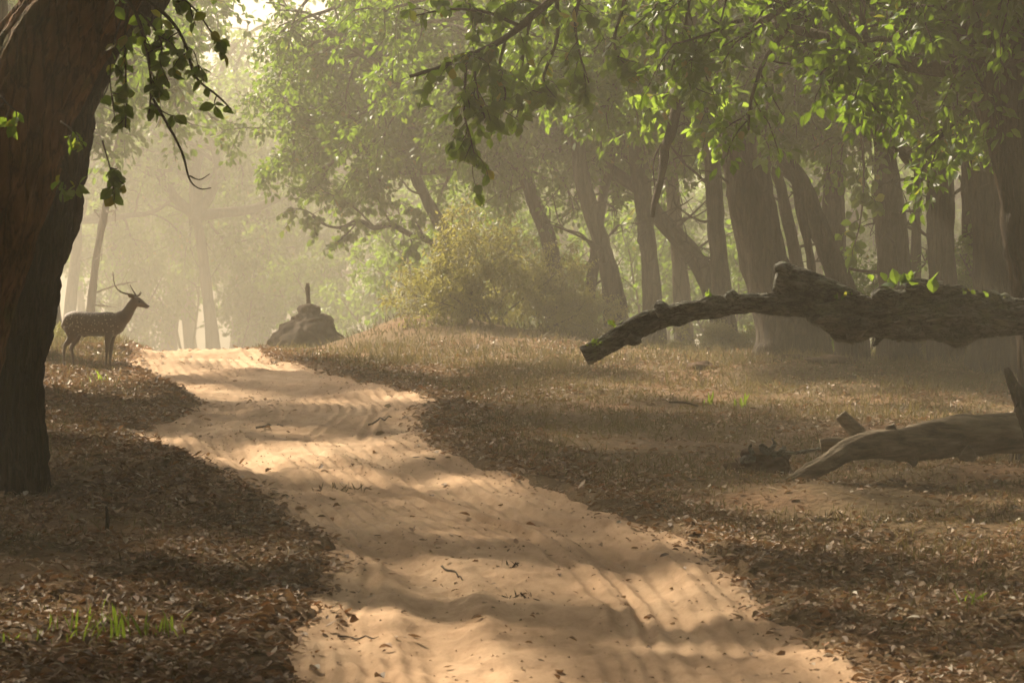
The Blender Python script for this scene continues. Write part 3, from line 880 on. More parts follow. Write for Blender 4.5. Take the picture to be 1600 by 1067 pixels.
while n_o < 34:                       # unseen trees added round the picture to keep skylight off the near air
    x, y = r_.uniform(-32, 32), r_.uniform(-28, 62)
    if abs(x) < 0.18 * max(y, 0) + 5.5 or (x < 0 and y > 40): continue
    if far_ok(x, y, 5.0):
        far_tree(x, y, int(r_.integers(4)), r_.uniform(1.0, 1.35), r_.uniform(0, 6.28), 'unseen tree added beyond the picture edge to shade the near air', 'shade trees added beyond the picture edge')
        n_o += 1

# saplings and undergrowth trees, seen between the trunks
def sapling(x, y, k, s, rz, label, group):
    root = empty('sapling', (x, y, gz(x, y)), label, 'sapling', group)
    root.scale = (s,) * 3; root.rotation_euler = (0, 0, rz)
    lm, lf = SAPLINGS[k]
    link('stem', lm, root); link('crown', lf, root)
    return root
n_s = 0
while n_s < 34:
    y = r_.uniform(78, 125); x = r_.uniform(-0.03 * y, 0.2 * y + 1)
    if far_ok(x, y, 1.8):
        SAP.append(sapling(x, y, int(r_.integers(3)), r_.uniform(0.8, 1.35), r_.uniform(0, 6.28), 'leafy sapling glimpsed between the hazy trunks', 'saplings in the far undergrowth'))
        n_s += 1
for (px, d, k, s_) in ((175, 120, 1, 1.5), (245, 128, 2, 1.3), (365, 122, 1, 1.5), (480, 118, 0, 1.4), (540, 108, 1, 1.4), (300, 132, 0, 1.6), (430, 130, 2, 1.4), (600, 100, 1, 1.3), (1345, 47, 1, .55), (1120, 72, 1, 1.0), (1010, 76, 0, 1.0), (900, 78, 0, 1.0), (1590, 46, 1, .7)):
    SAP.append(sapling((px - 800) / F * d, d, k, s_, px * 0.7, '', 'saplings in the far undergrowth'))
name_far(SAP, ('hazy sapling', 'glimpsed in line with'), 'hazy sapling beyond the picture edge', 'saplings beyond the picture edge')

# the yellowish shrub at the bend and the low bushes round it
def shrub(px, d, k, s, rz, label, zs=1.0):
    x = (px - 800) / F * d
    root = empty('shrub', (x, d, gz(x, d)), label, 'shrub')
    root.scale = (s, s, s * zs); root.rotation_euler = (0, 0, rz)
    lm, lf = SHRUBS[k]
    link('stem', lm, root); link('foliage', lf, root)
shrub(765, 52.5, 0, 1.0, 0.3, 'big yellow-green shrub at the bend of the road')
shrub(838, 54.0, 0, 0.85, 2.0, 'paler shrub behind the big yellow-green one')
shrub(690, 54.5, 1, 0.9, 1.0, 'low shrub at the left foot of the big yellow one', 0.8)
shrub(905, 55.0, 1, 1.0, 4.0, 'low bush under the hazy leaning trunk')
shrub(1130, 51.0, 1, 0.75, 0.0, 'low green bush beneath the hanging log', 0.8)
shrub(1420, 45.0, 1, 0.8, 5.0, 'dim bush under the thick end of the hanging log', 0.9)
shrub(120, 50.0, 1, 0.7, 2.4, 'dry low bush behind the legs of the deer', 0.7)

# ---------------------------------------------------------------- boughs close to the camera: single leaves
def leaf_meshes(tagname, n, mat, wr, seed, fold=0.25):
    r_ = np.random.default_rng(seed); out = []
    for q in range(n):
        V, T, k = leaves_np(np.zeros((1, 3)), np.array([[0, 1.0, 0]]), np.array([[0, 0, 1.0]]), np.array([1.0]), np.array([wr * r_.uniform(.85, 1.15)]),
                            np.array([fold * r_.uniform(.2, 1.6)]), np.array([r_.uniform(-0.05, 0.4)]), True)
        out.append(mesh_np(tagname, V, T, mat, False))
    return out
LEAF_MESH = leaf_meshes('leaf', 6, LEAF_NEAR, 0.34, 61)


def orient(D, Nn):
    D = norm(D); S = norm(np.cross(D, Nn)); N3 = np.cross(S, D)
    return Matrix((S, D, N3)).transposed().to_4x4()


def bough(name, label, cat, lines, leaf_n, Ls, seed, twig_mat=TWIG, haze=False, spread=0.06, droop=0.7, mass=0, sub=2, group=None, sublen=0.35, subdir=(0, 0, -0.5)):
    """lines: [(list of (px,py,d), r0_px, leaves?)] main twigs; side twigs sprout from them; leaves are single parts"""
    r_ = np.random.default_rng(seed)
    base = PX(*lines[0][0][0])
    root = empty(name, base, label, cat, group)
    tw, tob = [], []
    for q, (pl, r0, bears) in enumerate(lines):
        P = np.array([PX(*p) for p in pl]) - base
        rad = 0.5 * r0 / F * pl[0][2]
        mb = MB(); tube(mb, P, np.linspace(rad, max(rad * 0.3, 0.003), len(P)), 7, len(P) * 5, rough=rad * 0.12, freq=3, seed=q)
        C = catmull(P, len(P) * 5)
        for s_ in range(int(sub * len(P)) if bears else 0):
            i = int(r_.uniform(0.15, 1) * (len(C) - 2)); s0 = C[i]
            dv = norm(rand_unit(r_, 1)[0] + np.array(subdir) + 0.5 * norm(C[i + 1] - C[i]))
            ln = sublen * r_.uniform(0.5, 1.3)
            mid = s0 + dv * ln * .5 + r_.normal(0, .03, 3); end = s0 + dv * ln + np.array([0, 0, -0.12 * ln])
            tube(mb, [s0, mid, end], [0.006, 0.005, 0.003], 4, 6)
            tw.append(catmull([s0, mid, end], 7))
        tob.append(link('twig', mb.mesh('twig', twig_mat), root))
        if bears: tw.append(C[len(C) // 3:])
    def sample(n):
        P = []
        for _ in range(n):
            t_ = tw[int(r_.integers(len(tw)))]
            f = r_.uniform(0.2, 1) * (len(t_) - 1); i = min(int(f), len(t_) - 2)
            P.append(t_[i] + (t_[i + 1] - t_[i]) * (f - i))
        P = np.array(P)
        off = rand_unit(r_, n) * spread
        D = off / spread * 0.8 + rand_unit(r_, n) * 0.4 + np.array([0, 0, -droop])
        Nn = rand_unit(r_, n) * 0.8 + np.array([0, -0.3, 0.6])
        return P, D, Nn, r_.uniform(Ls[0], Ls[1], n)
    P, D, Nn, Ln = sample(leaf_n)
    for i in range(leaf_n):
        o = link('leaf', LEAF_MESH[int(r_.integers(6))], tob[i % len(tob)])
        M = Matrix.Translation(Vector(P[i])) @ orient(D[i], Nn[i]) @ Matrix.Scale(Ln[i], 4)
        o.matrix_local = M
    if mass:
        P, D, Nn, Ln = sample(mass)
        V, T, k = leaves_np(P, D, Nn, Ln, Ln * 0.34, 0.25, r_.uniform(-.05, .35, mass), True)
        o = link('foliage', mesh_np('foliage', V, T, LEAF_NEAR_M, False, np.repeat(np.clip(r_.normal(.45, .25, mass), 0, 1), k)), root)
        o['kind'] = 'stuff'
    return root

D0 = 23.0
bough('hanging_bough', 'hanging leafy twigs in front of the haze beside the near trunk', 'bough',
      [([(140, -60, D0), (200, 0, D0), (225, 60, D0), (236, 130, D0), (232, 190, D0)], 8, True),
       ([(190, -30, D0), (260, 25, D0), (290, 70, D0), (305, 120, D0), (340, 150, D0), (362, 172, D0)], 7, True),
       ([(200, 10, D0 + .3), (195, 70, D0 + .3), (198, 150, D0 + .3), (196, 200, D0 + .3)], 5, True),
       ([(236, 150, D0), (265, 200, D0), (285, 240, D0), (296, 280, D0), (312, 295, D0), (330, 294, D0)], 5, False),
       ([(296, 275, D0), (312, 281, D0), (328, 272, D0)], 3, False),
       ([(220, 20, D0), (250, 60, D0), (250, 100, D0), (240, 140, D0)], 4, True), ([(240, -40, D0 + .4), (300, 10, D0 + .4), (330, 50, D0 + .4), (350, 70, D0 + .4)], 4, True), ([(200, 0, D0 + .2), (180, 60, D0 + .2), (172, 120, D0 + .2), (180, 190, D0 + .2)], 4, True),
       ([(160, 220, D0 + .5), (172, 262, D0 + .5), (180, 295, D0 + .5)], 3, True)], 230, (0.08, 0.14), 3, sub=1.4, sublen=0.2)
bough('ivy_sprig', 'small leafy sprig growing on the bark of the leaning trunk', 'sprig',
      [([(95, 190, 23.2), (115, 205, 23.1), (130, 225, 23.1)], 3, True), ([(95, 260, 23.2), (108, 275, 23.1), (120, 290, 23.1)], 3, True),
       ([(0, 150, 22.9), (20, 170, 22.8), (38, 180, 22.8)], 3, True)], 46, (0.07, 0.13), 5, sub=1.5, sublen=0.14)

D1 = 34.0
bough('overhanging_bough', 'green leafy bough hanging over the middle of the road', 'bough',
      [([(1010, -140, D1 + 1), (930, -60, D1), (850, 10, D1), (790, 60, D1), (740, 85, D1), (690, 105, D1), (640, 120, D1)], 16, True),
       ([(810, 40, D1), (760, 20, D1), (700, 15, D1), (650, 25, D1)], 7, True),
       ([(760, 75, D1), (742, 110, D1), (750, 160, D1), (758, 185, D1)], 6, True),
       ([(730, 90, D1), (725, 170, D1), (735, 215, D1), (745, 260, D1)], 5, True),
       ([(830, 25, D1 + .6), (815, 100, D1 + .6), (812, 160, D1 + .6), (800, 205, D1 + .6)], 6, True),
       ([(870, -10, D1 + .8), (870, 60, D1 + .8), (850, 120, D1 + .8), (860, 150, D1 + .8)], 8, True),
       ([(930, -60, D1), (900, 20, D1 + .3), (905, 80, D1 + .3), (920, 130, D1 + .3)], 7, True), ([(850, 10, D1), (800, -10, D1), (750, -30, D1)], 6, True), ([(980, -100, D1 + .5), (975, 0, D1 + .5), (960, 70, D1 + .5), (985, 120, D1 + .5)], 7, True), ([(1040, -120, D1 + 1), (1060, 0, D1 + 1), (1075, 80, D1 + 1), (1060, 130, D1 + 1)], 7, True), ([(790, 60, D1), (780, 110, D1 + .2), (790, 150, D1 + .2), (770, 190, D1 + .2)], 5, True)], 300, (0.13, 0.2), 9, sub=2.6, sublen=0.42, mass=650, spread=0.15)
bough('sunlit_bough', 'cluster of bright backlit leaves under the arched limb', 'bough',
      [([(1400, -60, 36), (1370, 20, 36), (1340, 60, 36), (1310, 90, 36), (1300, 150, 36), (1295, 180, 36)], 7, True),
       ([(1340, 60, 36), (1300, 55, 36), (1270, 62, 36)], 4, True), ([(1350, 50, 36), (1365, 100, 36), (1372, 130, 36)], 4, True)], 80, (0.13, 0.19), 12, sub=1.4, sublen=0.25)
bough('shaded_bough', 'dark drooping leaves between the arched limb and the furrowed trunk', 'bough',
      [([(1600, -80, 33), (1545, 30, 33), (1520, 120, 33), (1510, 200, 33), (1520, 270, 33)], 8, True), ([(1545, 30, 33), (1500, 60, 33), (1460, 80, 33), (1420, 60, 33)], 6, True),
       ([(1580, 160, 33), (1530, 190, 33), (1480, 215, 33), (1430, 230, 33)], 4, True)], 160, (0.12, 0.18), 15, sub=2.2, sublen=0.35, mass=150)
bough('drooping_sprig', 'drooping leafy sprig above the leafy clump on the log', 'sprig',
      [([(1345, 200, 40), (1350, 270, 40), (1345, 340, 40), (1335, 385, 40)], 5, True)], 60, (0.14, 0.21), 18, sub=2.2, sublen=0.3)
bough('hazy_bough', 'leaf clusters along the low limb reaching over the termite mound', 'bough',
      [([(664, 374, 65.3), (650, 345, 65.2), (640, 320, 65.1)], 4, True), ([(612, 352, 65.2), (600, 330, 65.1), (590, 300, 65.0)], 4, True), ([(585, 356, 65.2), (560, 330, 65.1), (530, 310, 65.0), (505, 300, 64.9)], 4, True),
       ([(560, 346, 65), (540, 368, 65), (520, 385, 65)], 3, True), ([(640, 366, 65.3), (645, 385, 65.2), (655, 400, 65.2)], 3, True), ([(510, 352, 65), (480, 330, 65), (450, 325, 65)], 3, True)], 0, (0.14, 0.22), 33, sub=3, sublen=0.6, mass=520, spread=0.14)
bough('dead_bough', 'dark dead broken branch hanging among leaves over the shrub', 'branch',
      [([(1085, -40, 39), (1070, 100, 39), (1050, 200, 39), (1040, 230, 39), (1034, 275, 39), (1022, 320, 39), (1020, 340, 39)], 22, False),
       ([(1050, 200, 39), (1022, 250, 39), (1025, 310, 39)], 4, False), ([(1070, 100, 39), (1040, 150, 39), (1010, 180, 39)], 10, True), ([(1070, 120, 39), (1100, 170, 39), (1120, 190, 39)], 8, True)],
      150, (0.12, 0.19), 21, sub=4, sublen=0.45, mass=150, spread=0.1)

# ---------------------------------------------------------------- the spotted deer
def loft(mb, st, sides=18, yoff=0.0):
    """st: [(x, z, r_in_plane, r_sideways[, y])] in metres along a path in the x-z plane"""
    S = np.array([s_ if len(s_) == 5 else (*s_, 0.0) for s_ in st], float)
    n = max(12, 5 * len(S))
    S = catmull(S, n)
    C = S[:, :2]
    T = norm(np.gradient(C, axis=0)); Nn = np.column_stack([-T[:, 1], T[:, 0]])
    th = np.linspace(0, 2 * np.pi, sides, endpoint=False)
    a_, b_ = np.maximum(S[:, 2], .003), np.maximum(S[:, 3], .003)
    X = C[:, 0][:, None] + Nn[:, 0][:, None] * a_[:, None] * np.cos(th)
    Z = C[:, 1][:, None] + Nn[:, 1][:, None] * a_[:, None] * np.cos(th)
    Y = S[:, 4][:, None] + b_[:, None] * np.sin(th) + yoff
    V = np.stack([X, Y, Z], -1).reshape(-1, 3)
    i = np.arange(n - 1)[:, None]; j = np.arange(sides)[None]; j2 = (j + 1) % sides
    q = np.stack([i * sides + j, i * sides + j2, (i + 1) * sides + j2, (i + 1) * sides + j], -1).reshape(-1, 4)
    V = np.vstack([V, [C[0][0], yoff + S[0, 4], C[0][1]], [C[-1][0], yoff + S[-1, 4], C[-1][1]]])
    c0, c1, b = n * sides, n * sides + 1, (n - 1) * sides
    tr = [[c0, (k + 1) % sides, k] for k in range(sides)] + [[c1, b + k, b + (k + 1) % sides] for k in range(sides)]
    mb.add(V, q, tr)


def deer_mat():
    m, nt, b = new_mat('deer_coat')
    tc = node(nt, 'ShaderNodeTexCoord')
    vo = node(nt, 'ShaderNodeTexVoronoi'); vo.inputs['Scale'].default_value = 24.0
    nt.links.new(tc.outputs['Object'], vo.inputs['Vector'])
    sp = ramp(nt, [(0.19, (0.8, 0.8, 0.8)), (0.28, (0, 0, 0))])
    nt.links.new(vo.outputs['Distance'], sp.inputs[0])
    sx = node(nt, 'ShaderNodeSeparateXYZ'); nt.links.new(tc.outputs['Object'], sx.inputs[0])
    zr = ramp(nt, [(0.50, (0, 0, 0)), (0.56, (1, 1, 1)), (0.84, (1, 1, 1)), (0.87, (0, 0, 0))])
    nt.links.new(sx.outputs['Z'], zr.inputs[0])
    xr = node(nt, 'ShaderNodeMath', operation='LESS_THAN'); xr.inputs[1].default_value = 0.52
    nt.links.new(sx.outputs['X'], xr.inputs[0])
    f1 = node(nt, 'ShaderNodeMath', operation='MULTIPLY'); nt.links.new(sp.outputs[0], f1.inputs[0]); nt.links.new(zr.outputs[0], f1.inputs[1])
    f2 = node(nt, 'ShaderNodeMath', operation='MULTIPLY'); nt.links.new(f1.outputs[0], f2.inputs[0]); nt.links.new(xr.outputs[0], f2.inputs[1])
    nz = noise_node(nt, 9, 5, 0.6, tc.outputs['Object'])
    cr = ramp(nt, [(0.3, (0.075, 0.043, 0.022)), (0.7, (0.13, 0.076, 0.04))])
    nt.links.new(nz.outputs[0], cr.inputs[0])
    mx = node(nt, 'ShaderNodeMix', data_type='RGBA')
    nt.links.new(f2.outputs[0], mx.inputs['Factor']); nt.links.new(cr.outputs[0], mx.inputs['A']); mx.inputs['B'].default_value = (0.5, 0.40, 0.28, 1)
    nt.links.new(mx.outputs['Result'], b.inputs['Base Color'])
    b.inputs['Roughness'].default_value = 0.75
    b.inputs['Sheen Weight'].default_value = 0.35
    return m


def build_deer():
    k = 1 / 653.0
    def q(X, Y): return ((X - 350) * k, (1005 - Y) * k)
    def st(lst): return [(*q(X, Y), r1, r2) for X, Y, r1, r2 in lst]
    mb = MB()
    tor = [(108, 520, 580, .035), (125, 488, 620, .08), (170, 456, 652, .115), (240, 438, 672, .14), (330, 447, 682, .15), (430, 453, 688, .155),
           (520, 450, 690, .15), (580, 448, 692, .14), (640, 452, 668, .115), (690, 462, 622, .085), (722, 482, 585, .05)]
    loft(mb, [(*q(X, (t_ + b_) / 2), (b_ - t_) / 2 * k, w) for X, t_, b_, w in tor], 24)
    loft(mb, st([(640, 545, .125, .09), (690, 512, .118, .085), (730, 478, .098, .072), (766, 425, .082, .06), (795, 375, .076, .056), (815, 340, .062, .05)]), 18)
    loft(mb, st([(783, 318, .03, .03), (805, 330, .058, .05), (840, 350, .075, .058), (872, 366, .062, .05), (905, 382, .044, .037), (932, 396, .032, .03), (950, 402, .022, .024)]), 16)
    for s in (-1, 1):
        loft(mb, [(*q(812, 312), .022, .012, s * .045), (*q(790, 300), .032, .014, s * .07), (*q(768, 290), .03, .012, s * .09), (*q(748, 282), .008, .006, s * .10)], 10)
    legs = [(-.075, [(205, 590, .125, .075), (212, 670, .095, .06), (190, 722, .055, .042), (150, 768, .035, .028), (136, 820, .024, .02), (134, 900, .02, .017), (138, 970, .021, .018), (150, 1004, .026, .02)]),
            (.075, [(235, 600, .115, .075), (238, 690, .08, .055), (222, 745, .045, .038), (196, 800, .032, .026), (205, 860, .023, .019), (212, 930, .02, .017), (216, 975, .021, .018), (228, 1004, .026, .02)]),
            (-.08, [(575, 610, .10, .06), (564, 690, .062, .045), (556, 760, .042, .032), (551, 815, .034, .028), (546, 880, .022, .019), (543, 955, .02, .017), (552, 1004, .026, .02)]),
            (.08, [(600, 610, .10, .06), (592, 690, .06, .045), (582, 770, .04, .032), (578, 830, .033, .027), (574, 890, .022, .019), (573, 960, .02, .017), (583, 1004, .026, .02)])]
    for yo, lst in legs:
        loft(mb, st(lst), 12, yo)
    loft(mb, st([(135, 560, .03, .03), (140, 610, .035, .03), (158, 650, .02, .018), (172, 668, .008, .008)]), 10)
    loft(mb, st([(350, 672, .025, .025), (325, 688, .022, .02), (310, 690, .012, .012)]), 8)
    tmp = bpy.data.objects.new('deer_tmp', mb.mesh('deer_tmp', deer_mat()))
    COL.objects.link(tmp)
    rm = tmp.modifiers.new('r', 'REMESH'); rm.mode = 'VOXEL'; rm.voxel_size = 0.0095; rm.use_smooth_shade = True
    sm = tmp.modifiers.new('s', 'SMOOTH'); sm.factor = 0.5; sm.iterations = 5
    dg = bpy.context.evaluated_depsgraph_get()
    me = bpy.data.meshes.new_from_object(tmp.evaluated_get(dg))
    me.name = 'deer'
    me.polygons.foreach_set('use_smooth', np.ones(len(me.polygons), bool))
    bpy.data.objects.remove(tmp)
    d = 42.6
    x = (80 + 350 / 6.276 - 800) / F * d
    deer = link('spotted_deer', me, None, (x, d, gz(x, d) + 0.0))
    deer.rotation_euler = (0, 0, math.radians(3))
    tag(deer, 'spotted deer stag standing in profile on the verge looking right', 'deer')
    horn = earth_mat('antler_horn', (0.06, 0.04, 0.025), (0.14, 0.10, 0.065), 30)
    for s, main, tine in ((-1, [(822, 292, 0), (785, 280, .05), (725, 270, .10), (668, 240, .13), (635, 195, .14), (618, 130, .13), (611, 60, .10)], [(836, 296, 0), (862, 280, .015), (877, 247, .02)]),
                          (1, [(832, 295, 0), (815, 272, .05), (793, 240, .09), (775, 210, .12), (760, 180, .13)], [(838, 296, 0), (862, 284, .02), (880, 258, .03)])):
        a_ = MB()
        P = [(*[v for v in (q(X, Y)[0], s * (.028 + o_), q(X, Y)[1])],) for X, Y, o_ in main]
        tube(a_, P, np.linspace(.0145, .005, len(P)), 8, 30, rough=.001, freq=6)
        ant = link('antler', a_.mesh('antler', horn), deer)
        a_ = MB()
        P = [(q(X, Y)[0], s * (.028 + o_), q(X, Y)[1]) for X, Y, o_ in tine]
        tube(a_, P, [.012, .010, .003], 8, 12)
        link('tine', a_.mesh('tine', horn), ant)
    em, nt, b = new_mat('deer_eye'); b.inputs['Base Color'].default_value = (0.01, 0.008, 0.006, 1); b.inputs['Roughness'].default_value = 0.15
    nm, nt, b = new_mat('deer_nose'); b.inputs['Base Color'].default_value = (0.015, 0.012, 0.01, 1); b.inputs['Roughness'].default_value = 0.4
    for s in (-1, 1):
        ev = MB(); X, Z = q(862, 348)
        loft(ev, [(X - .014, Z, .003, .003), (X - .006, Z + .001, .012, .008), (X + .006, Z - .001, .012, .008), (X + .014, Z - .002, .003, .003)], 10, s * .052)
        link('eye', ev.mesh('eye', em), deer)
    nv = MB(); X, Z = q(948, 398)
    loft(nv, [(X - .02, Z + .012, .004, .01), (X - .005, Z + .006, .020, .024), (X + .008, Z - .002, .018, .02), (X + .013, Z - .006, .006, .008)], 12)
    link('nose', nv.mesh('nose', nm), deer)
build_deer()

# ---------------------------------------------------------------- termite mound with its dead stump
def lumpy(name, mat, cx, cy, prof, seed, amp, sides=64, rings=40, sq=1.0, zf=3.6):
    """surface of revolution with lumps: prof = [(radius, height)]"""
    pr = catmull(np.array(prof, float), rings)
    th = np.linspace(0, 2 * np.pi, sides, endpoint=False)
    R_ = np.maximum(pr[:, 0], 0.002)[:, None]; Z_ = pr[:, 1][:, None]
    nx, ny = np.cos(th)[None], np.sin(th)[None]
    dsp = amp * fbm(nx * R_ * 3.2 + 7, ny * R_ * 3.2, Z_ * zf, seed, 4) + amp * (0.5 if zf < 3 else 1.1) * np.abs(vnoise(nx * R_ * 7, ny * R_ * 7, Z_ * zf * 2.1, seed + 3))
    rr = R_ + dsp * sstep(0, 0.12, R_)
    V = np.stack([rr * nx, rr * ny * sq, Z_ + 0.35 * dsp + 0 * nx], -1).reshape(-1, 3)
    i = np.arange(rings - 1)[:, None]; j = np.arange(sides)[None]; j2 = (j + 1) % sides
    q = np.stack([i * sides + j, i * sides + j2, (i + 1) * sides + j2, (i + 1) * sides + j], -1).reshape(-1, 4)
    me = mesh_np(name, V, q, mat, True)
    return me
dM = 55.0
xM = (482 - 800) / F * dM
zM = PX(482, 545, dM)[2]
mound = link('termite_mound', lumpy('termite_mound', TERMITE, 0, 0, [(0.95, -0.4), (0.76, 0.0), (0.66, 0.14), (0.55, 0.32), (0.46, 0.48), (0.36, 0.58), (0.19, 0.66), (0.15, 0.76), (0.05, 0.83), (0.0, 0.84)], 5, 0.12, 110, 70, zf=2.2), None, (xM, dM, zM))
tag(mound, 'lumpy earthen termite mound with a thin stump on top', 'termite mound')
mb = MB(); tube(mb, [(0.0, 0, 0.62), (0.0, 0, 0.85), (-.005, 0, 1.0), (-0.02, 0, 1.15), (-0.015, 0, 1.27)], [.055, .045, .04, .045, .028], 12, 24, rough=.008, freq=3)
link('stump', mb.mesh('stump', TERMITE), mound)
mb = MB()
for (px, py, r1, r2, sd) in ((505, 501, .20, .11, 1), (458, 512, .15, .10, 2)):
    x_, z_ = (px - 482) / F * dM, (545 - py) / F * dM
    tube(mb, [(x_ - r1, 0, z_), (x_ - r1 * .5, -.02, z_), (x_ + r1 * .5, -.02, z_), (x_ + r1, 0, z_ - .02)], [.03, r2, r2, .03], 16, 18, rough=.02, freq=2, seed=sd)
o = link('lump', mb.mesh('lump', TERMITE), mound)

# ---------------------------------------------------------------- fallen timber
def px_tube(mb, pts, d, sides=24, n=None, **kw):
    """pts: [(px, py, radius_px[, distance])]"""
    P = [PX(p[0], p[1], p[3] if len(p) > 3 else d) for p in pts]
    R = [p[2] / F * (p[3] if len(p) > 3 else d) for p in pts]
    tube(mb, P, R, sides, n or len(P) * 9, **kw)

dL = 26.5
LOG_O = PX(1400, 495, dL)
def rel(mb):
    for v in mb.v: v -= LOG_O
log = empty('fallen_tree', LOG_O, 'weathered grey broken tree limb hanging across the right side above the ground', 'fallen tree')
mb = MB()
px_tube(mb, [(1262, 480, 13), (1292, 486, 23), (1328, 493, 33), (1372, 493, 28), (1425, 489, 35), (1480, 486, 38), (1530, 492, 32), (1575, 495, 27), (1640, 496, 29), (1760, 512, 40), (1900, 585, 46), (2040, 700, 52), (2150, 800, 58)],
        dL, 110, 420, rough=0.042, freq=2.0, seed=3, ridge=0.06, nr=6, lump=0.2, ra=2.6, fur=0.03)
rel(mb); link('trunk', mb.mesh('trunk', WOOD_GREY), log)
mb = MB()
px_tube(mb, [(1318, 488, 22), (1270, 476, 21), (1220, 474, 16.5), (1160, 474, 15), (1100, 482, 16), (1045, 492, 15), (1000, 508, 16.5), (965, 526, 15.5), (935, 544, 15), (912, 556, 13)],
        dL, 72, 300, rough=0.02, freq=2.4, seed=8, ridge=0.026, nr=5, lump=0.26, ra=3.0, fur=0.014)
rel(mb); link('branch', mb.mesh('branch', WOOD_GREY), log)
mb = MB()
px_tube(mb, [(1340, 486, 26), (1300, 470, 27), (1262, 452, 26), (1235, 440, 23), (1212, 434, 20)], dL, 64, 110, rough=0.022, freq=2.4, seed=14, ridge=0.03, lump=0.16, fur=0.016)
rel(mb); link('stub', mb.mesh('stub', WOOD_GREY), log)
for q, pts in enumerate([[(1330, 500, 14), (1300, 494, 11), (1282, 497, 8), (1266, 503, 3)], [(1345, 505, 17), (1333, 520, 12), (1325, 532, 4)], [(1375, 525, 6), (1368, 536, 3), (1364, 541, 1)],
                         [(1480, 520, 18), (1500, 528, 14), (1520, 526, 6)], [(1470, 455, 14), (1440, 448, 12), (1415, 450, 6)], [(1560, 465, 8), (1548, 458, 5), (1543, 455, 2)],
                         [(1150, 470, 12), (1140, 460, 9), (1136, 456, 4)], [(1040, 490, 13), (1030, 478, 9), (1024, 474, 4)], [(1236, 425, 12), (1222, 418, 10), (1210, 420, 5)], [(1400, 470, 16), (1380, 462, 13), (1362, 466, 6)], [(1440, 515, 18), (1420, 522, 12), (1404, 521, 5)], [(980, 528, 9), (990, 534, 7), (1002, 532, 3)]]):
    mb = MB(); px_tube(mb, pts, dL - 0.12, 18, 26, rough=0.012, freq=3, seed=30 + q, ridge=0.01)
    rel(mb); link('splinter', mb.mesh('splinter', WOOD_GREY), log)

def dl(y_ground): return img_d(y_ground)
O2 = np.array([PX(1450, 690, 28.0)[0], 28.0, gz(PX(1450, 690, 28.0)[0], 28.0)])
log2 = empty('fallen_log', O2, 'pale brown barkless log lying on the ground below the hanging limb', 'log')
def rel2(mb):
    for v in mb.v: v -= O2
mb = MB()
px_tube(mb, [(1204, 760, 3, 27.5), (1245, 748, 11, 27.5), (1285, 728, 15, 27.5), (1325, 706, 18, 27.6), (1365, 697, 22, 27.7), (1410, 697, 27, 27.8), (1450, 690, 30, 27.9), (1500, 682, 32, 28.0), (1550, 679, 32, 28.1), (1610, 678, 31, 28.2), (1720, 690, 32, 28.4), (1830, 712, 30, 28.6)],
        28, 48, 190, rough=0.012, freq=1.6, seed=41, ridge=0.018, nr=4, lump=0.12, fur=0.008)
rel2(mb); link('trunk', mb.mesh('trunk', WOOD_TAN), log2)
for q, pts in enumerate([[(1365, 700, 15), (1345, 684, 13), (1330, 667, 11), (1313, 648, 10)], [(1350, 702, 14), (1320, 694, 11), (1298, 692, 10), (1282, 695, 10)],
                         [(1398, 695, 14), (1394, 678, 10), (1391, 664, 8)], [(1425, 712, 12), (1428, 722, 7), (1428, 729, 2)], [(1505, 705, 14), (1518, 714, 10), (1522, 720, 3)]]):
    mb = MB(); px_tube(mb, pts, 27.75 + (0.2 if q < 2 else 0), 18, 26, rough=0.008, freq=3, seed=50 + q, ridge=0.006, lump=0.1)
    rel2(mb); link('stub', mb.mesh('stub', WOOD_TAN), log2)

def stick(name, pts, label, cat, mat, rough=0.002, sides=10, children=(), cname='spur'):
    """pts: [(px, py, radius_px, distance)], first point sits on the ground"""
    b0 = PX(pts[0][0], pts[0][1], pts[0][3])
    mb = MB(); px_tube(mb, pts, 0, sides, len(pts) * 7, rough=rough, freq=4, seed=int(pts[0][0]))
    for v in mb.v: v -= b0
    o = link(name, mb.mesh(name, mat), None, b0)
    for cpts in children:
        c = MB(); px_tube(c, cpts, 0, 7, len(cpts) * 5, rough=rough, freq=4, seed=int(cpts[0][1]))
        for v in c.v: v -= b0
        link(cname, c.mesh(cname, mat), o)
    return tag(o, label, cat)

dS = 32.5
dS = 27.3
stick('snag', [(1625, 765, 15, dS), (1614, 690, 14, dS), (1598, 634, 12, dS), (1582, 600, 9, dS), (1572, 575, 4, dS)], 'dark pointed snag leaning at the picture edge before the log end', 'snag', BARK_DARK, 0.01, 16)
# dead root clump beside the log
dR = 28.7
xR = (1196 - 800) / F * dR
R0 = np.array([xR, dR, gz(xR, dR)])
clump = link('root_clump', lumpy('root_clump', CLOD, 0, 0, [(0.24, -0.12), (0.22, 0.02), (0.17, 0.09), (0.10, 0.16), (0.02, 0.18)], 23, 0.14, 60, 34, 0.8, zf=6.0), None, R0)
tag(clump, 'knotted dead root clump on the grass before the log tip', 'root clump')
for q, pts in enumerate([[(1180, 720, 9), (1165, 718, 8), (1157, 722, 4)], [(1200, 712, 8), (1192, 700, 6), (1188, 694, 3)], [(1208, 715, 7), (1222, 705, 5), (1226, 697, 3)], [(1215, 722, 7), (1228, 735, 5), (1238, 745, 2)],
                         [(1205, 708, 3), (1245, 707, 2.5), (1285, 700, 2)], [(1190, 725, 8), (1178, 738, 5), (1166, 746, 2)], [(1196, 708, 5), (1210, 695, 3), (1206, 684, 1)], [(1180, 712, 5), (1172, 702, 3), (1174, 692, 1)], [(1212, 728, 6), (1208, 742, 4), (1214, 752, 2)]]):
    mb = MB(); px_tube(mb, pts, dR - .1, 10, 16, rough=.012, freq=4, seed=70 + q)
    for v in mb.v: v -= R0
    link('root', mb.mesh('root', WOOD_GREY), clump)

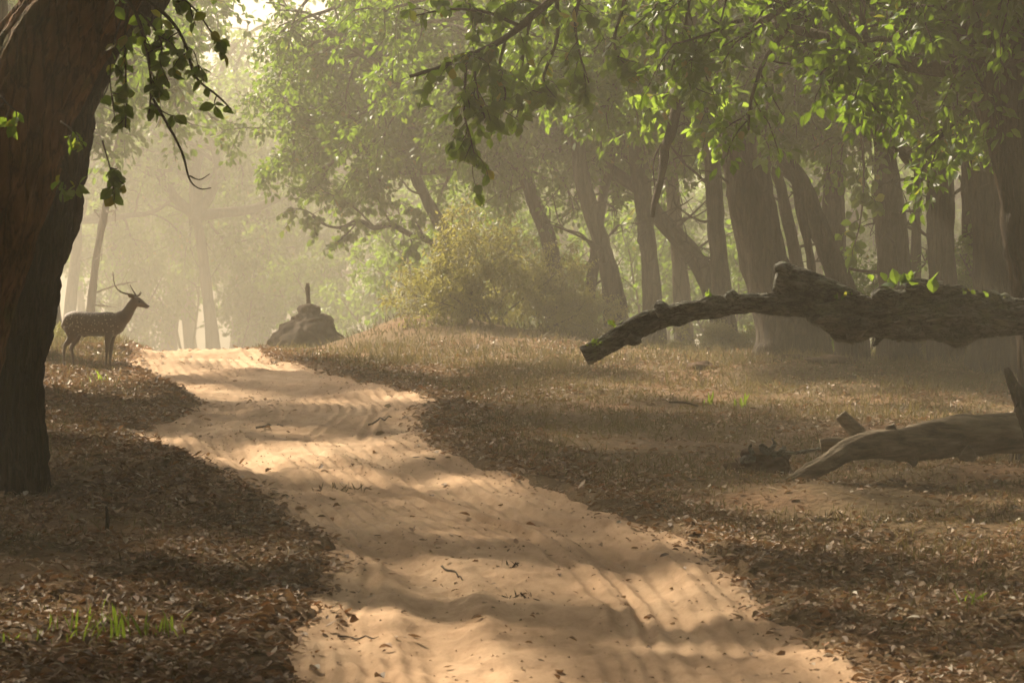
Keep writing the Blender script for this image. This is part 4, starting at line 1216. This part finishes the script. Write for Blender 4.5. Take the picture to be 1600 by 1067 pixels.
def gpt(px, py, r, up=0.0):
    """point on the ground seen at (px, py)"""
    d = img_d(py)
    for _ in range(12):
        z = gz((px - 800) / F * d, d) + up
        d2 = d * 0.5 + 0.5 * (F * -z / (py - 533.5)) if py > 540 else d
        d = d2
    return (px, py, r, d)

stick('twig', [gpt(1046, 628, 1.6), gpt(1070, 629, 1.6), (1090, 634, 1.4, gpt(1090, 640, 1)[3])], 'thin forked dead twig arching from the grass by the green shoots', 'twig', TWIG, 0.001, 6)
stick('stick', [gpt(167, 830, 3), (168, 808, 3, gpt(167, 830, 1)[3]), (166, 790, 2, gpt(167, 830, 1)[3])], 'short dark stick standing upright in the leaf litter near the big trunk', 'stick', TWIG, 0.002, 8)
for q, (pts, lab) in enumerate([
        ([(400, 668), (420, 665), (442, 665)], 'dark stick lying across the far part of the road'),
        ([(528, 993), (560, 996), (592, 994)], 'thin curved stick on the sunlit sand near the leaf verge'),
        ([(575, 664), (595, 655), (612, 652)], 'short stick beside the leaf pile on the far road edge'),
        ([(640, 715), (690, 716), (745, 720)], 'long pale stick at the right road edge among leaves'),
        ([(690, 885), (712, 895), (722, 905)], 'crooked stick half buried in the wheel rut')]):
    pj = []
    for i in range(len(pts) - 1):
        (xa, ya), (xb, yb) = pts[i], pts[i + 1]
        for f in (0, .35, .7):
            pj.append((xa + (xb - xa) * f, ya + (yb - ya) * f + 2.2 * math.sin(q * 3 + i * 5 + f * 9)))
    pj.append(pts[-1])
    st_ = [(*gpt(x, y, 1.7 - 1.1 * i / len(pj), 0.012),) for i, (x, y) in enumerate(pj)]
    stick('stick', st_, lab, 'stick', TWIG, 0.003, 7)

# earth clods thrown up under the trees
r_ = np.random.default_rng(88)
clod_me = [lumpy('clod', CLOD, 0, 0, [(0.16, -0.08), (0.14, 0.02), (0.10, 0.11), (0.04, 0.16), (0.0, 0.17)], 90 + q, 0.13, 26, 14) for q in range(3)]
for q, px in enumerate((1105, 1132, 1172, 1200, 1236, 1262, 1292, 1324, 1340)):
    d = 41.8 + r_.uniform(-.6, .6); x = (px - 800) / F * d
    o = link('earth_clod', clod_me[q % 3], None, (x, d, gz(x, d))); s = r_.uniform(.5, 1.1)
    o.scale = (s, s, s * r_.uniform(.6, 1.1)); o.rotation_euler = (0, 0, r_.uniform(0, 6))
    tag(o, ('first', 'second', 'third', 'fourth', 'fifth', 'sixth', 'seventh', 'eighth', 'last')[q] + ' dark red earth clod from the left in the row below the hanging log', 'clod', 'earth clods under the broad trunk')

# ---------------------------------------------------------------- leaf litter and dry grass
def scatter(n, y0, y1, seed, xpad=0.6):
    r_ = np.random.default_rng(seed)
    y = np.sqrt(r_.uniform(y0 * y0, y1 * y1, n))
    x = (r_.random(n) * 2 - 1) * (0.185 * y + xpad)
    return x, y, r_

def litter_density(x, y):
    s = road_mask(x, y)
    patch = fbm(x * 0.7, y * 0.5, 0, 91, 3)
    d = sstep(0.22, -0.12, s) * (0.30 + 0.85 * sstep(-0.45, 0.35, patch))
    d = d + 0.9 * np.exp(-((s + 0.45) / 0.45) ** 2)                  # drifts along the road edge
    d = d * np.where(s > 0.25, 0.0, 1.0)
    d = d + 0.010 * (s > 0) + 0.05 * (s > 0) * sstep(0.5, 0.1, s)
    right = (x > road_c(y))
    thin = np.where(right & (y > 24), 0.24 + 0.76 * np.exp(-((s + 0.5) / 0.7) ** 2), 1.0)
    return np.clip(d * thin, 0, 1)

x, y, r_ = scatter(230000, 14.5, 50, 101)
keep = r_.random(len(x)) < litter_density(x, y)
x, y = x[keep], y[keep]
n = len(x)
z = surf_h(x, y) + r_.uniform(0.0, 0.03, n)
az = r_.uniform(0, 2 * np.pi, n); tilt = np.abs(r_.normal(0, 0.32, n))
Nn = np.column_stack([np.sin(tilt) * np.cos(az * 3.1), np.sin(tilt) * np.sin(az * 3.1), np.cos(tilt)])
D = np.column_stack([np.cos(az), np.sin(az), r_.normal(0, 0.25, n)])
Ln = (0.028 + 0.10 * r_.beta(1.6, 3.0, n)) * (1 + 0.006 * (y - 20)); Wd = Ln * r_.uniform(0.22, 0.36, n)
tone = np.clip(r_.beta(2.0, 2.2, n) + 0.16 * fbm(x * 0.5, y * 0.5, 0, 95, 2), 0, 0.9)
tone = np.where((tone > 0.62) & (tone < 0.8) & (r_.random(n) < 0.6), tone - 0.2, tone)
tone[r_.random(n) < 0.025] = 1.0
# the ones that show largest are single leaves, the rest one mass
size = Ln / y * (np.abs(x / y) < 0.175) * (y > 17.3) * (y < 24)
big = np.argsort(-size)[:300]
rest = np.ones(n, bool); rest[big] = False
V, T, k = leaves_np(np.column_stack([x, y, z])[rest], D[rest], Nn[rest], Ln[rest], Wd[rest], r_.uniform(0.1, 0.9, rest.sum()), r_.uniform(-0.35, 0.3, rest.sum()), 2)
litter = link('leaf_litter', mesh_np('leaf_litter', V, T, LITTER, False, np.repeat(tone[rest], k)))
tag(litter, 'brown and rust dry leaf litter on both verges of the road', 'leaf litter', kind='stuff')
# fallen twigs mixed into the litter
xs, ys, r2 = scatter(5200, 15, 44, 401)
kp = road_mask(xs, ys) < -0.05
xs, ys = xs[kp], ys[kp]; m_ = len(xs)
az2 = r2.uniform(0, 6.28, m_)
V, T, k = leaves_np(np.column_stack([xs, ys, surf_h(xs, ys) + 0.025]), np.column_stack([np.cos(az2), np.sin(az2), r2.uniform(-.1, .18, m_)]), np.column_stack([r2.normal(0, .5, m_), r2.normal(0, .5, m_), np.ones(m_)]),
                    r2.uniform(0.10, 0.42, m_), r2.uniform(0.003, 0.007, m_), 0.6, r2.uniform(-.15, .15, m_), False)
tag(link('twig_litter', mesh_np('twig_litter', V, T, LITTER, False, np.repeat(r2.uniform(0, 0.5, m_), k))), 'thin broken twigs mixed into the leaf litter', 'twigs', kind='stuff')
DRY_MESH = leaf_meshes('dry_leaf', 8, LITTER_O, 0.30, 62, 0.7)
for i in big:
    o = link('leaf', DRY_MESH[int(r_.integers(8))], litter)
    o.matrix_local = Matrix.Translation((x[i], y[i], z[i] + 0.012)) @ orient(D[i], Nn[i]) @ Matrix.Scale(Ln[i], 4)

# grit and leaf crumbs trodden into the sand
x, y, r_ = scatter(60000, 16, 46, 301)
s = road_mask(x, y)
keep = (s > 0.0) & (r_.random(len(x)) < 0.10 + 0.5 * sstep(0.5, 0.0, s) + 0.25 * sstep(0.2, 0.8, fbm(x * 1.2, y * 0.5, 0, 303, 3)))
x, y = x[keep], y[keep]; n = len(x)
az = r_.uniform(0, 6.28, n)
V, T, k = leaves_np(np.column_stack([x, y, surf_h(x, y) + 0.004]), np.column_stack([np.cos(az), np.sin(az), r_.uniform(-.2, .5, n)]), np.column_stack([r_.normal(0, .5, n), r_.normal(0, .5, n), np.ones(n)]),
                    r_.uniform(0.012, 0.04, n), r_.uniform(0.004, 0.012, n), 0.8, 0.3, False)
tag(link('road_grit', mesh_np('road_grit', V, T, LITTER, False, np.repeat(r_.uniform(0, 0.6, n), k))), 'dark crumbs of leaf and grit trodden into the sand', 'grit', kind='stuff')

# single dry leaves lying out on the sand
for q, (px, py, s, lab) in enumerate([
        (537, 958, 0.17, 'curled rust leaf on the sunlit sand near the left verge'), (602, 656, 0.16, 'dark leaf scrap on the far road beside a short stick'),
        (599, 637, 0.14, 'small dark leaf farther up the road edge'), (646, 834, 0.12, 'lone dark leaf in the middle of the road'),
        (735, 813, 0.12, 'curled leaf left of a long ripple in mid road'), (822, 800, 0.11, 'leaf on the right half of the road near the verge'),
        (520, 775, 0.11, 'small leaf below the dry grass tuft on the road'), (478, 797, 0.12, 'dark leaf just off the left leaf verge'),
        (1005, 970, 0.10, 'tiny leaf near the bottom right of the sand'), (560, 930, 0.09, 'small dark leaf above the curled rust one'),
        (540, 975, 0.08, 'leaf crumb just below the curled rust leaf'), (870, 622, 0.1, 'pale leaf beside the right leaf drift')]):
    _, _, _, d = gpt(px, py, 1)
    x_ = (px - 800) / F * d
    o = link('dry_leaf', DRY_MESH[q % 8], None, (x_, d, gz(x_, d) + 0.02))
    o.rotation_euler = (0.3 * math.sin(q * 5), 0.35 * math.cos(q * 3), q * 2.1); o.scale = (s, s, s)
    tag(o, lab, 'leaf')

def blades(x, y, h, w, seed, mat, name, lean=0.5, tone=None):
    r_ = np.random.default_rng(seed); n = len(x)
    z = surf_h(x, y) - 0.01
    az = r_.uniform(0, 2 * np.pi, n); ln = np.abs(r_.normal(0, lean, n))
    D = np.column_stack([np.cos(az) * ln, np.sin(az) * ln, np.ones(n)])
    Nn = np.column_stack([np.sin(az * 7), np.cos(az * 7), 0.2 * np.ones(n)])
    V, T, k = leaves_np(np.column_stack([x, y, z]), D, Nn, h, w, 0.2, r_.uniform(0, 0.6, n), False)
    return mesh_np(name, V, T, mat, False, np.repeat(tone if tone is not None else np.clip(r_.beta(2, 2, n), 0, 1), k))

x, y, r_ = scatter(170000, 16, 62, 202, 0.3)
s = road_mask(x, y)
right = x > road_c(y)
pn = fbm(x * 0.6, y * 0.45, 0, 111, 3)
pr = sstep(0.0, -0.7, s) * np.where(right, 0.5 + 0.5 * sstep(20, 27, y), 0.3) * sstep(-0.7, 0.3, pn + 0.2)
pr = pr + np.where((~right) & (y > 43.3) & (s < -0.1), 0.9, 0)
pr = pr * np.where((y > 44.5) & right, 0.3, 1.0)
keep = r_.random(len(x)) < pr
x, y = x[keep], y[keep]
h = r_.uniform(0.05, 0.16, len(x)) * (0.8 + 0.5 * sstep(36, 46, y) + 0.6 * sstep(0.1, 0.8, fbm(x * 0.9, y * 0.7, 0, 113, 2)))
gr = link('dry_grass', blades(x, y, h, r_.uniform(0.003, 0.006, len(x)) * (1 + 0.02 * (y - 18)), 203, STRAW, 'dry_grass', 0.9))
tag(gr, 'thin dry straw-coloured grass under the trees beside the road', 'grass', kind='stuff')
# taller grass and seedlings under the trees at the crest
x, y, r_ = scatter(22000, 44, 72, 204, 0.5)
s = road_mask(x, y); pn = fbm(x * 0.5, y * 0.3, 0, 117, 3)
keep = (s < -0.15) & (r_.random(len(x)) < sstep(-0.4, 0.6, pn) + np.exp(-(((x + 1.0) / 2.2) ** 2 + ((y - 52.5) / 4) ** 2)))
x, y = x[keep], y[keep]
tn = np.clip(0.55 + 0.35 * fbm(x * 0.4, y * 0.2, 0, 119, 2) + r_.normal(0, .12, len(x)), 0, 1)
gr = link('tall_grass', blades(x, y, r_.uniform(0.05, 0.20, len(x)), r_.uniform(0.006, 0.012, len(x)), 205, SCRUB, 'tall_grass', 0.45, tn))
tag(gr, 'taller hazy grass on the banks along the crest', 'grass', kind='stuff')

# dry tufts on the sand
def tuft(name, px, py, n, hpx, label, cat, mat, seed, lean=0.35, spread=0.06, w=0.008, piece='blade', d=None):
    r_ = np.random.default_rng(seed)
    if d is None: d = gpt(px, py, 1)[3]
    x0 = (px - 800) / F * d; z0 = gz(x0, d)
    root = empty(name, (x0, d, z0), label, cat)
    h = hpx / F * d
    me = []
    for q in range(4):
        V, T, k = leaves_np(np.zeros((1, 3)), np.array([[0, 0, 1.0]]), np.array([[0, -1.0, 0]]), np.array([1.0]), np.array([w / h * r_.uniform(.8, 1.3)]), 0.3, r_.uniform(0.0, 0.45), True)
        me.append(mesh_np(piece, V, T, mat, False))
    for q in range(n):
        o = link(piece, me[q % 4], root)
        dx, dy = r_.normal(0, spread, 2)
        o.location = (dx, dy, gz(x0 + dx, d + dy) - z0 - 0.005)
        o.rotation_euler = (r_.normal(0, lean), r_.normal(0, lean), r_.uniform(0, 6.28))
        s_ = h * r_.uniform(0.45, 1.1)
        o.scale = (s_, s_, s_)
    return root
tuft('grass_tuft', 185, 1000, 34, 52, 'bright green sunlit grass tuft in the near left litter', 'grass tuft', SHOOT, 1, 0.22, 0.20, 0.010)
tuft('grass_tuft', 250, 992, 14, 40, 'green grass tuft just right of the brightest near one', 'grass tuft', SHOOT, 2, 0.22, 0.07, 0.010)
tuft('grass_tuft', 85, 1000, 12, 34, 'small green tuft left of the brightest near one', 'grass tuft', SHOOT, 3, 0.25, 0.10, 0.009)
tuft('grass_tuft', 20, 1005, 10, 30, 'low yellow-green tuft at the bottom left corner', 'grass tuft', SHOOT, 4, 0.3, 0.08, 0.009)
tuft('grass_tuft', 805, 615, 7, 34, 'tall green shoot standing by the right leaf drift', 'grass tuft', SHOOT, 5, 0.10, 0.03, 0.016)
tuft('grass_tuft', 1108, 634, 6, 22, 'yellowish shoot below the hanging branch', 'grass tuft', SHOOT, 6, 0.25, 0.05, 0.014)
tuft('grass_tuft', 1160, 640, 7, 26, 'green shoot with wide blades right of the yellowish shoot', 'grass tuft', SHOOT, 7, 0.3, 0.04, 0.018)
tuft('grass_tuft', 160, 610, 8, 26, 'green shoots on the leafy verge below the deer', 'grass tuft', SHOOT, 8, 0.25, 0.06, 0.012)
tuft('grass_tuft', 1520, 945, 8, 34, 'small olive tuft in the rust litter at the lower right', 'grass tuft', SHOOT, 9, 0.3, 0.05, 0.008)
tuft('grass_tuft', 1300, 610, 16, 34, 'dim grass tuft behind the stub of the ground log', 'grass tuft', SHOOT, 10, 0.3, 0.1, 0.010)
tuft('grass_tuft', 1590, 742, 18, 34, 'grass tuft below the ground log at the picture edge', 'grass tuft', STRAW, 11, 0.5, 0.12, 0.008)
tuft('grass_tuft', 540, 768, 60, 15, 'flattened dry tuft lying in the middle of the road', 'grass tuft', STRAW, 12, 1.1, 0.14, 0.006)
tuft('debris_tuft', 800, 885, 26, 15, 'dark plant debris in the right wheel rut', 'debris', TWIG, 13, 1.2, 0.06, 0.006)
tuft('debris_tuft', 815, 932, 30, 16, 'twiggy debris lower down the right wheel rut', 'debris', TWIG, 14, 1.2, 0.07, 0.006)

# plants growing on the hanging limb
def epiphyte(px, py, n, Lm, label, seed, d=26.4, spread=(0.12, 0.06, 0.05)):
    r_ = np.random.default_rng(seed)
    b0 = PX(px, py, d)
    root = empty('log_plant', b0, label, 'plant')
    for q in range(n):
        o = link('leaf', LEAF_MESH[q % 6], root)
        D = norm(r_.normal(0, 0.7, 3) + np.array([0, -0.1, 0.7]))
        o.matrix_local = Matrix.Translation(Vector(r_.normal(0, 1, 3) * np.array(spread))) @ orient(D, r_.normal(0, .6, 3) + np.array([0, -0.4, .6])) @ Matrix.Scale(Lm * r_.uniform(.6, 1.1), 4)
epiphyte(1425, 446, 22, 0.14, 'broad green leaves sprouting on top of the hanging limb', 1, spread=(0.16, 0.08, 0.04))
epiphyte(1310, 468, 16, 0.09, 'small fern leaves where the stub joins the hanging limb', 2, spread=(0.09, 0.05, 0.03))
epiphyte(1107, 463, 6, 0.07, 'single sprig halfway along the thin limb', 3, spread=(0.03, 0.02, 0.01))
epiphyte(928, 538, 14, 0.045, 'mossy tuft at the broken tip of the hanging limb', 4, spread=(0.04, 0.03, 0.012))
epiphyte(1530, 458, 9, 0.06, 'yellowish leaves on the limb near the picture edge', 5, spread=(0.14, 0.05, 0.02))
epiphyte(958, 508, 9, 0.06, 'dry sprout on the thin limb behind its tip', 6, spread=(0.04, 0.03, 0.015))

# ---------------------------------------------------------------- dusty air
mh = bpy.data.materials.new('haze'); mh.use_nodes = True
nt = mh.node_tree; nt.nodes.clear()
pv = nt.nodes.new('ShaderNodeVolumePrincipled')
pv.inputs['Color'].default_value = (0.94, 0.87, 0.71, 1)
pv.inputs['Density'].default_value = HAZE_DENSITY
pv.inputs['Anisotropy'].default_value = 0.35
om = nt.nodes.new('ShaderNodeOutputMaterial')
nt.links.new(pv.outputs[0], om.inputs['Volume'])
x0, x1, y0, y1, z0, z1 = -132, 132, -42, Y_END + 2, -12.0, 24.0
V = np.array([[x, y, z] for z in (z0, z1) for y in (y0, y1) for x in (x0, x1)], float)
Q = np.array([[0, 2, 3, 1], [4, 5, 7, 6], [0, 1, 5, 4], [2, 6, 7, 3], [0, 4, 6, 2], [1, 3, 7, 5]])
hz = link('haze', mesh_np('haze', V, Q, mh, False))
tag(hz, 'pale warm dust hanging in the air of the forest', 'haze', kind='stuff')
